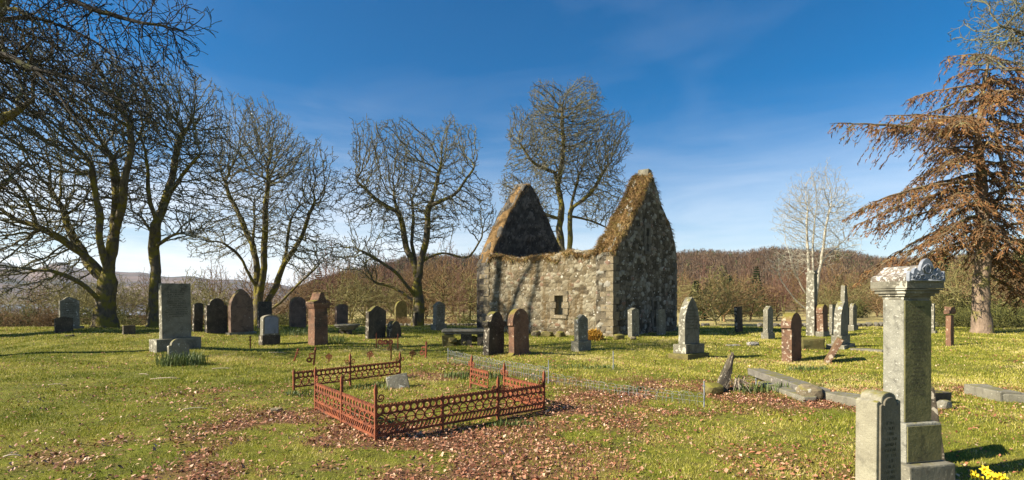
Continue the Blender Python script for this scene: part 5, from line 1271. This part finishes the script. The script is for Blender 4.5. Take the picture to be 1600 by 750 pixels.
# kerbs and fallen stones
def block_between(p0, p1, w, h, name, mat, label, z_off=(0, 0), cat='stone', amp=.012, prof=None):
    """a long stone lying between two points of the ground"""
    a, b = at(*p0), at(*p1); d = b - a; L = math.hypot(d.x, d.y); rz = math.atan2(d.y, d.x)
    nrm = Vector((-math.sin(rz), math.cos(rz), 0))
    c = (a + b) / 2 + nrm * (w / 2)
    pitch = math.atan2((b.z + z_off[1]) - (a.z + z_off[0]), L)
    bm = bmesh.new(); bbox(bm, (0, 0, h / 2), (L, w, h), jit=.008)
    bmesh.ops.subdivide_edges(bm, edges=[e for e in bm.edges if e.calc_length() > L * .9], cuts=6)
    bev(bm, .02, 2); me = bmmesh(name, bm); rough(me, amp, 4, p0[0])
    o = link(name, me, M[mat], None, (c.x, c.y, (a.z + b.z + z_off[0] + z_off[1]) / 2 - .04)); o.rotation_euler = (0, -pitch, rz); tag(o, label, cat)
    return o
block_between((1506, 614), (1562, 628), .32, .20, 'kerb_stone', 'granite_lichen', 'long rough kerb stone on the grass at the right edge, left of its neighbour', cat='kerb')
block_between((1566, 628), (1640, 632), .30, .17, 'kerb_stone', 'granite_lichen', 'kerb stone cut by the right edge of the picture', cat='kerb')
block_between((1459, 632), (1487, 631), .25, .22, 'kerb_stone', 'dark', 'short kerb block peeping out right behind the tall monument', cat='kerb')
block_between((1168, 590), (1262, 622), .34, .13, 'fallen_slab', 'slab', 'long grey slab with a moulded edge, propped up at its left end', (.11, .06), cat='slab')
block_between((1284, 624), (1352, 640), .34, .17, 'kerb_stone', 'granite_lichen', 'long low kerb stone running behind the near headstone', cat='kerb')
block_between((1184, 603), (1256, 628), .20, .13, 'kerb_stone', 'granite_lichen', 'pale kerb stone under the propped grey slab', cat='kerb')
block_between((1328, 547), (1378, 551), .5, .11, 'flat_stone', 'slab', 'flat weathered slab lying in the grass left of the tall monument', cat='slab')
block_between((1140, 541), (1158, 541), .3, .09, 'flat_stone', 'granite', 'small low stone in the grass behind the mossy stump, left of the white one', cat='stone')
def boulder(px, py, s, rz, mat, label, name='stone', jit=.1, sub=2):
    g = at(px, py); bm = bmesh.new(); rock(bm, (0, 0, s[2] * .42), s, rz, jit * .4, sub); me = bmmesh(name, bm); rough(me, .02, 5, px)
    o = link(name, me, M[mat], None, (g.x, g.y + s[1] * .4, g.z)); return tag(o, label, 'stone')
boulder(1272, 626, (.36, .30, .25), -.2, 'mossy' if 0 else 'quoin', 'squared brown boulder lying against the end of the propped slab')
boulder(1178, 541, (.42, .2, .16), .1, 'whitecrust', 'white lichened stone lying in the grass beyond the leaning stump')
boulder(1118, 617, (.34, .26, .20), .2, 'mossy', 'mossy stone at the foot of the broken leaning stump')
boulder(430, 645, (.17, .10, .07), .3, 'quoin', 'pale little stone in the grass left of the rusty railings')
boulder(106, 526, (.3, .2, .09), 0, 'dark', 'flat dark stone in front of the leftmost peaked stone')
boulder(968, 531, (.45, .3, .25), .4, 'mossy', 'mossy stone at the foot of the chapel corner')
boulder(990, 531, (.3, .25, .14), 1.4, 'quoin', 'small brown stone at the foot of the pale upright slab')
boulder(1480, 640, (.18, .16, .13), .4, 'granite', 'small grey stone behind the plinth of the tall monument')
# broken leaning stump with dead twigs
g = at(1130, 612); dep = g.y + .1
r = empty('broken_stone', (g.x, dep, g.z), 0, 'broken stump of a headstone leaning right with moss on its tip, by the corner post', 'headstone')
bm = bmesh.new(); bbox(bm, (0, 0, .30), (.20, .26, .66), jit=.03); me_ = None
bmesh.ops.subdivide_edges(bm, edges=bm.edges, cuts=2, use_grid_fill=True)
for v in bm.verts:
    t = (v.co.z + .03) / .66
    v.co.x = v.co.x * (1 - .62 * t * t) + .17 * t; v.co.y *= 1 - .68 * t * t; v.co.z += random.uniform(-.04, .04) * (t > .6)
bev(bm, .02, 2); me = bmmesh('stump', bm); rough(me, .045, 7, 3); link('stump', me, M['dark'], r, (0, 0, 0), R(-12))
bm = bmesh.new(); rock(bm, (.17, -.02, .60), (.11, .11, .12), .4, .1, 2); link('moss_tuft', bmmesh('moss_tuft', bm), M['mossy'], r)
bm = bmesh.new(); rng = random.Random(3)
for k in range(60):
    a = rng.uniform(-2.6, .6); L = rng.uniform(.2, .5); x0 = .22 + rng.uniform(-.05, .08); y0 = rng.uniform(-.12, .05)
    btube(bm, [(x0, y0, .02), (x0 + .25 * L * math.cos(a), y0 + .25 * L * math.sin(a), L * .55), (x0 + .8 * L * math.cos(a), y0 + .8 * L * math.sin(a), L * rng.uniform(.05, .6))], [.004, .004, .002], 3, False)
o = link('dead_stalks', bmmesh('dead_stalks', bm), M['wood'], None, (g.x, dep, g.z)); tag(o, 'clump of bleached dead stalks against the broken leaning stump', 'dead plant')
# slab leaning behind the tall monument
g = Vector(((1466 - 800) / FPX * 5.25, 5.25, 0)); zz = hg(g.x, g.y); r = link('leaning_slab', slab_mesh('leaning_slab', [(a, b) for a, b in profile('flat', .36, .78)], .07, .012, .004, 6), M['dark'], None, (g.x, g.y, zz)); r.rotation_euler = (R(-8), R(-7), R(60)); tag(r, 'dark slab leaning behind the tall monument', 'slab')

# ------------------------------------------------------------------ rusty cast-iron railings
def ring(bm, cx, cz, ro, ri, t, n=20, y=0.0):
    vs = []
    for k in range(n):
        a = 2 * math.pi * k / n; c, s = math.cos(a), math.sin(a)
        vs.append([bm.verts.new((cx + ro * c, y - t / 2, cz + ro * s)), bm.verts.new((cx + ri * c, y - t / 2, cz + ri * s)), bm.verts.new((cx + ri * c, y + t / 2, cz + ri * s)), bm.verts.new((cx + ro * c, y + t / 2, cz + ro * s))])
    for k in range(n):
        a, b = vs[k], vs[(k + 1) % n]
        for q in range(4): bm.faces.new((a[q], b[q], b[(q + 1) % 4], a[(q + 1) % 4]))
def holed(bm, cx, cz, w, h, r, t, n=20):
    """a rectangular piece of plate with a round hole"""
    vs = []
    for k in range(n):
        a = 2 * math.pi * (k + .5) / n; c, s = math.cos(a), math.sin(a); m_ = max(abs(c) / (w / 2), abs(s) / (h / 2)); ox, oz = c / m_, s / m_
        vs.append([bm.verts.new((cx + ox, -t / 2, cz + oz)), bm.verts.new((cx + r * c, -t / 2, cz + r * s)), bm.verts.new((cx + r * c, t / 2, cz + r * s)), bm.verts.new((cx + ox, t / 2, cz + oz))])
    for k in range(n):
        a, b = vs[k], vs[(k + 1) % n]
        for q in range(4): bm.faces.new((a[q], b[q], b[(q + 1) % 4], a[(q + 1) % 4]))
PH = .42
def rail_panel(parent, a, b, slots=True, top=PH, loc_z=0.0):
    """one pierced panel between two points; circles, linked rings, slots and a scalloped crest"""
    d = Vector(b) - Vector(a); L = math.hypot(d.x, d.y); rz = math.atan2(d.y, d.x); bm = bmesh.new(); t = .014
    nh = max(2, round(L / .088)); s = L / nh; band = .105; zc = top - .03 - band / 2
    for k in range(nh): holed(bm, s * (k + .5), zc, s, band, s * .36, t)
    nsc = nh * 2
    for k in range(nsc): ring(bm, L / nsc * (k + .5), top - .028, L / nsc * .44, L / nsc * .15, t * .9, 10)
    nr = max(2, round(L / .135)); q = L / nr; rr_ = min(q * .52, .08); zr = zc - band / 2 - rr_ + .004
    for k in range(nr): ring(bm, q * (k + .5), zr, rr_, rr_ - .014, t, 22, .0015 * (k % 2))
    bbox(bm, (L / 2, 0, zr), (L, .010, .011)); zb = zr - rr_ - .006
    bbox(bm, (L / 2, 0, zb), (L, .020, .022))
    if slots:
        z0 = max(.035, zb - .095); n = max(3, round(L / .055))
        for k in range(n):
            x0 = L / n * (k + .3); i = Matrix.Rotation(R(32), 3, 'Y')
            bbox(bm, (x0 + L / n * .25, 0, (zb + z0) / 2), (.018, .012, (zb - z0) * 1.12), i)
        bbox(bm, (L / 2, 0, z0), (L, .018, .03))
    o = link('panel', bmmesh('panel', bm), M['rust'], parent, (a[0], a[1], a[2] + loc_z), rz); o.rotation_euler = (0, -math.atan2(d.z, L), rz); return o
def rail_post(parent, p, h=.63, scroll=(), rz=0.0, lean=0):
    bm = bmesh.new(); bbox(bm, (0, 0, h * .42), (.030, .030, h * .84 + .06)); bbox(bm, (0, 0, h * .90), (.036, .036, h * .10))
    vs = bmesh.ops.create_cone(bm, cap_ends=True, segments=4, radius1=.024, radius2=.002, depth=.07)['verts']; bmesh.ops.rotate(bm, verts=vs, matrix=Matrix.Rotation(R(45), 3, 'Z')); bmesh.ops.translate(bm, verts=vs, vec=(0, 0, h * .95 + .035))
    o = link('post', bmmesh('post', bm), M['rust'], parent, p, rz); o.rotation_euler = (R(lean), 0, rz)
    for sg in scroll:
        bm = bmesh.new(); n = 30
        pts = []
        for k in range(n + 1):
            f = k / n; r_s = .052 * (1 - .80 * f); a = math.pi + f * 3.1 * math.pi
            pts.append((sg * (.062 + r_s * math.cos(a) * 1.0), 0, h * .79 - .01 + r_s * math.sin(-a) * -1.0))
        btube(bm, [(sg * .012, 0, h * .66)] + pts, .0085, 6); link('scroll', bmmesh('scroll', bm, True), M['rust'], o)
    return o
N_, R_, L_, Bk = at(587, 688), at(850, 641), at(493, 641), at(735, 607)
plot = empty('grave_railing', tuple((N_ + R_ + L_ + Bk) / 4), 0, 'rusty red pierced iron railing round the nearest leaf-strewn plot', 'railing')
plot_o = Vector(plot.location)
def rel(v): return Vector(v) - plot_o
def lerp(a, b, t): return a + (b - a) * t
NR, NL, RB = math.atan2((R_ - N_).y, (R_ - N_).x), math.atan2((L_ - N_).y, (L_ - N_).x), math.atan2((Bk - R_).y, (Bk - R_).x)
def px_t(a, b, px):      # fraction along a-b whose column is px
    for k in range(1001):
        p = lerp(a, b, k / 1000)
        if abs(800 + FPX * p.x / p.y - px) < 1.0: return k / 1000
    return .5
j1, j2 = lerp(N_, R_, px_t(N_, R_, 692)), lerp(N_, R_, px_t(N_, R_, 779)); k1 = lerp(L_, N_, px_t(L_, N_, 535)); m1_ = lerp(R_, Bk, px_t(R_, Bk, 787))
rail_post(plot, rel(N_), .63, (1,), NR); rail_post(plot, rel(R_), .56, (-1,), NR); rail_post(plot, rel(L_), .60, (-1,), NL); rail_post(plot, rel(j2), .55, (-1, 1), NR)
rail_post(plot, rel(k1), .61, (), NL); rail_post(plot, rel(m1_), .56, (-1, 1), RB); rail_post(plot, rel(Bk), .58, (-1, 1), RB, 3); rail_post(plot, rel(j1), .40, (), NR)
rail_panel(plot, rel(N_), rel(j1)); rail_panel(plot, rel(j1), rel(j2)); rail_panel(plot, rel(j2), rel(R_), top=.40); rail_panel(plot, rel(L_), rel(k1)); rail_panel(plot, rel(k1), rel(lerp(k1, N_, .985)))
rail_panel(plot, rel(R_), rel(m1_), top=.38); rail_panel(plot, rel(lerp(Bk, m1_, .55)), rel(Bk), slots=False, top=.40)
# the railing of the plot behind
A_, B_ = at(459, 612), at(625, 590); mid = lerp(A_, B_, .52); plot2 = empty('grave_railing', tuple(mid), 0, 'dark rusty iron railing with two scrolled posts, just behind the nearest railed plot', 'railing'); plot_o = Vector(plot2.location)
a2 = math.atan2((B_ - A_).y, (B_ - A_).x); mm = lerp(A_, B_, px_t(A_, B_, 548))
rail_post(plot2, rel(A_), .36, (), a2); rail_post(plot2, rel(mm), .56, (-1, 1), a2); rail_post(plot2, rel(B_), .50, (-1, 1), a2)
rail_panel(plot2, rel(A_), rel(mm), top=.36, slots=False); rail_panel(plot2, rel(mm), rel(B_), top=.36, slots=False)
# remains of a farther railing with shields
def relic(px, py, h, kind, label, rz=.6, tilt=0.0, group='rusty railing remains in the grass'):
    g = at(px, py); bm = bmesh.new()
    if kind == 'trefoil':
        bbox(bm, (0, 0, h * .35), (.03, .02, h * .7)); 
        for (cx, cz) in ((-.05, h * .72), (.05, h * .72), (0, h * .9)): ring(bm, cx, cz, .042, .012, .02, 12)
        bbox(bm, (0, 0, h * .45), (.14, .02, .02))
    elif kind == 'post':
        bbox(bm, (0, 0, h * .45), (.035, .035, h * .9)); vs = bmesh.ops.create_uvsphere(bm, u_segments=10, v_segments=6, radius=.035)['verts']; bmesh.ops.translate(bm, verts=vs, vec=(0, 0, h * .95))
        bbox(bm, (0, 0, h * .7), (.08, .05, .03))
    else:
        bbox(bm, (0, 0, h * .5), (.045, .045, h)); vs = bmesh.ops.create_cone(bm, cap_ends=True, segments=6, radius1=.04, radius2=.005, depth=.09)['verts']; bmesh.ops.translate(bm, verts=vs, vec=(0, 0, h + .04))
        n = 18; btube(bm, [(-.06 - .06 * math.cos(2.2 * math.pi * k / n), 0, h * .6 + .07 * math.sin(2.2 * math.pi * k / n)) for k in range(n)], .014, 6)
        ring(bm, -.12, h * .35, .07, .03, .02, 12); bbox(bm, (-.06, 0, h * .72), (.16, .018, .03))
    bev(bm, .003, 1); o = link('iron_relic', bmmesh('iron_relic', bm), M['rust'], None, tuple(g)); o.rotation_euler = (0, tilt, rz); tag(o, label, 'ironwork', group)
relic(459, 565, .36, 'post', 'leaning rusty railing post left of the red pillar, farthest left of the iron remains', 0, .35, None)
relic(490, 572, .42, 'scroll', 'rusty scrolled railing post standing in the grass in front of the red pillar', .3, .1, None)
relic(514, 566, .22, 'trefoil', 'small dark iron trefoil in the grass, left one of a pair', .1, 0, None)
relic(577, 562, .22, 'trefoil', 'small dark iron trefoil in the grass, right one of a pair', .1, .15, None)
relic(391, 545, .40, 'post', 'thin rusty post in front of the pointed-arch headstone', .3, 0, None)
relic(665, 560, .42, 'scroll', 'rusty scrolled post standing alone left of the wire fence', -.3, .05, None)
relic(643, 562, .24, 'trefoil', 'small dark iron trefoil beside the lone scrolled post', .4, .2, None)
fa, fb = at(588, 545), at(622, 545); rr = empty('grave_railing', tuple(fa), 0, 'broken rusty railing with round shields before the low black stump', 'railing')
bm = bmesh.new(); L = (fb - fa).length
bbox(bm, (L / 2, 0, .30), (L, .02, .022)); 
for x_ in (.12, .30, .46): ring(bm, x_, .18, .085, .02, .02, 14)
for x_ in (.2, .42): bbox(bm, (x_, 0, .16), (.02, .02, .28))
link('panel', bmmesh('panel', bm), M['rust'], rr, (0, 0, .04), .05)
rail_post(rr, (0, 0, 0), .50, (), 0); rail_post(rr, (L, 0, 0), .46, (), 0)
q_ = at(611, 563) - fa; rail_post(rr, tuple(q_), .42, (-1,), .3)

# ------------------------------------------------------------------ hooped wire fence
wf_pts = [at(700, 567), at(857, 600), at(1100, 636)]
wf = empty('wire_fence', tuple(wf_pts[0]), 0, 'low grey hoop-topped wire edging with thin posts behind the rusty railings', 'fence'); w0 = Vector(wf_pts[0])
def wpost(p, h): 
    bm = bmesh.new(); btube(bm, [(0, 0, -.05), (0.004, 0, h * .5), (0, 0, h)], .011, 6); bbox(bm, (0, 0, h * .82), (.03, .02, .02)); link('post', bmmesh('post', bm), M['galv'], wf, Vector(p) - w0)
for p, h in ((wf_pts[0], .38), (wf_pts[1], .46), (wf_pts[2], .40), (at(958, 577), .42), (at(1181, 604), .15)): wpost(p, h)
bm = bmesh.new(); rng = random.Random(4)
def hoops(a, b, h, sag, sp=.085, pr=1.0, bend=.01, wr=.0034):
    L = (b - a).length; n = int(L / sp)
    for k in range(n):
        if rng.random() > pr: continue
        f0, f1 = k / n, min(1, (k + 1.7) / n); p, q = lerp(a, b, f0), lerp(a, b, f1); s = 1 - sag * math.sin(math.pi * k / n); hh = h * s * rng.uniform(.93, 1.04)
        j = Vector((rng.uniform(-bend, bend), rng.uniform(-bend, bend), 0)); pts = [p + Vector((0, 0, 0)), p + Vector((0, 0, hh * .72)) + j]
        for t in range(1, 8): 
            a_ = math.pi * t / 8; c = (p + q) / 2; pts.append(c + (p - c) * math.cos(a_) + Vector((0, 0, hh * .72 + hh * .28 * math.sin(a_))) + j)
        pts += [q + Vector((0, 0, hh * .72)) + j, q]
        btube(bm, [v - w0 for v in pts], wr, 4, False)
    for z_ in (.36, .70): btube(bm, [lerp(a, b, t / 12) + Vector((0, 0, h * z_ * (1 - sag * math.sin(math.pi * t / 12)))) - w0 for t in range(13)], wr * .8, 4, False)
hoops(wf_pts[0], wf_pts[1], .34, .12); 
link('wire_hoops', bmmesh('wire_hoops', bm), M['galv'], wf)
bm = bmesh.new(); hoops(wf_pts[1], wf_pts[2], .22, .2, .10, .65, .04, .0022); link('wire_hoops', bmmesh('wire_hoops', bm), M['galv'], wf)

# ------------------------------------------------------------------ daffodils, bracken, sticks
def daffs(px, py, w, d, n, label, h=.28, fl=0, seed=1, cat='daffodils'):
    rng = np.random.default_rng(seed); g = at(px, py); org = np.array(g)
    c = rng.uniform(-1, 1, (n, 2)); c = c[(c ** 2).sum(1) < 1] * np.array([w, d]); n = len(c); p = np.stack([c[:, 0], c[:, 1], hgt(c[:, 0] + org[0], c[:, 1] + org[1]) - org[2] - .01], -1)
    a = rng.uniform(0, 6.28, n); hh = h * rng.uniform(.5, 1.15, n); le = rng.uniform(.05, .6, n); dr = np.stack([np.cos(a), np.sin(a), 0 * a], -1); sd = np.stack([-np.sin(a), np.cos(a), 0 * a], -1) * .0075
    m_ = p + dr * (hh * le * .3)[:, None] + np.array([0, 0, 1]) * (hh * .6)[:, None]; t = p + dr * (hh * le)[:, None] + np.array([0, 0, 1]) * (hh * (1 - .25 * le))[:, None]
    V = np.stack([p - sd, p + sd, m_ + sd, m_ - sd, t + sd * .3], 1).reshape(-1, 3); i = np.arange(n) * 5
    r = empty('daffodil_clump', tuple(g), 0, label, cat)
    link('leaves', npmesh('leaves', V, np.stack([i, i + 1, i + 2, i + 3], -1), np.stack([i + 3, i + 2, i + 4], -1), {'rnd': np.repeat(rng.uniform(0, 1, n), 5)}), M['daff'], r)
    for k in range(fl):
        q = Vector((float(rng.uniform(-w, w)) * .8, float(rng.uniform(-d, d)) * .8, 0)); hz = h * float(rng.uniform(.85, 1.2)); bm = bmesh.new(); az = float(rng.uniform(-2.6, -.5))
        face = Vector((math.cos(az), math.sin(az), .15)).normalized(); u_ = face.cross(Vector((0, 0, 1))).normalized(); v_ = u_.cross(face)
        o_ = q + Vector((0, 0, hz))
        for m2 in range(6):
            b_ = 2 * math.pi * m2 / 6; d_ = u_ * math.cos(b_) + v_ * math.sin(b_); e_ = u_ * -math.sin(b_) + v_ * math.cos(b_)
            bm.faces.new([bm.verts.new(o_ + x_) for x_ in (Vector(), d_ * .02 + e_ * .011, d_ * .042 - face * .004, d_ * .02 - e_ * .011)])
        btube(bm, [o_, o_ + face * .022], [.008, .015], 8, False)
        fo = link('flower', bmmesh('flower', bm), M['yellow'], r)
        bm = bmesh.new(); btube(bm, [q + Vector((0, 0, -.01)), q + Vector((0, 0, hz * .9)), o_ - face * .01], .003, 4); link('stem', bmmesh('stem', bm), M['daff'], fo)
    return r
daffs(284, 570, .62, .30, 520, 'clump of green daffodil leaves in front of the tall inscribed slab', .36, 0, 1)
daffs(455, 524, 1.5, .35, 500, 'band of daffodil leaves at the foot of the round-topped brown stone', .32, 0, 2)
daffs(520, 534, .5, .3, 160, 'tuft of leaves at the foot of the round-lidded table tomb', .3, 0, 3)
daffs(1538, 782, .15, .07, 130, 'clump of yellow flowering daffodils at the bottom right corner', .20, 9, 4)
daffs(1262, 578, .5, .14, 260, 'low leafy clump in the grass in front of the red hooded stone', .12, 0, 5)
daffs(745, 590, .75, .3, 420, 'daffodil shoots behind the hooped wire fence', .15, 0, 6)
daffs(905, 575, .9, .2, 260, 'scattered green shoots between the wire fence and the grey peaked headstone', .10, 0, 7)
daffs(1190, 612, .5, .2, 200, 'green shoots under the propped end of the grey slab', .2, 0, 8)
daffs(990, 612, .35, .15, 110, 'small green tuft among the brown leaves beyond the railings', .13, 0, 9)
daffs(645, 665, .8, .12, 300, 'grass tuft along the foot of the nearest railing', .10, 0, 10, 'grass tuft')
daffs(470, 618, .3, .15, 90, 'grass tuft at the left end of the farther railing', .12, 0, 11, 'grass tuft')
daffs(590, 606, .5, .25, 200, 'low shoots beside the sloping stone in the railed plot', .10, 0, 12)
daffs(800, 666, .35, .08, 130, 'grass tuft at the foot of the railing near its right corner', .10, 0, 13, 'grass tuft')
g = at(930, 533); rng = np.random.default_rng(8); n = 1500
q = rng.normal(0, 1, (n, 3)); q /= np.linalg.norm(q, axis=1)[:, None]; q *= rng.uniform(.3, 1, n)[:, None] ** .4; q[:, 2] = np.abs(q[:, 2]); p = q * np.array([.36, .3, .42]); s = rng.normal(0, .022, (n, 3)); e = q * .1 + rng.normal(0, .03, (n, 3))
V = np.stack([p - s, p + s, p + e], 1).reshape(-1, 3); o = link('dead_bush', npmesh('dead_bush', V, None, np.arange(3 * n).reshape(-1, 3), {'rnd': np.repeat(rng.uniform(0, 1, n), 3)}), M['orangebush'], None, tuple(g + Vector((0, .3, 0)))); tag(o, 'small rounded orange-brown bush at the foot of the chapel wall', 'bush')
def stick(px, py, L, rz, r_, label, seed, rise=.02):
    rng = random.Random(seed); g = at(px, py); bm = bmesh.new(); n = 8; pts = []
    for k in range(n): 
        t = k / (n - 1); x_ = (t - .5) * L; yy = rng.uniform(-.02, .02) * L; wx, wy = g.x + math.cos(rz) * x_, g.y + math.sin(rz) * x_; pts.append((x_, yy, hg(wx, wy) - g.z + r_ + rise * math.sin(math.pi * t)))
    btube(bm, pts, [r_ * (1 - .5 * k / n) for k in range(n)], 6); btube(bm, [pts[4], (pts[4][0] + L * .15, pts[4][1] + L * .13, pts[4][2] + .02)], [r_ * .6, r_ * .3], 5)
    o = link('fallen_branch', bmmesh('fallen_branch', bm, True), M['wood'], None, tuple(g), rz); tag(o, label, 'fallen branch')
stick(258, 593, .62, -.06, .014, 'straight pale stick on the grass below the left daffodil clump', 1)
stick(225, 586, .4, -.5, .008, 'thin crooked twig left of the straight pale stick', 2)
stick(350, 577, .55, 0, .009, 'slim stick in the grass right of the left daffodil clump', 3)
stick(434, 552, .6, -.1, .010, 'white stick beside the foot of the blue-panelled headstone', 4)
stick(305, 640, .35, .1, .007, 'thin grey twig in the open grass left of the railings', 5)
stick(20, 715, .16, .2, .010, 'short pale twig near the bottom left corner', 6)
stick(90, 602, .3, .2, .008, 'small twig on the grass at the far left', 7)
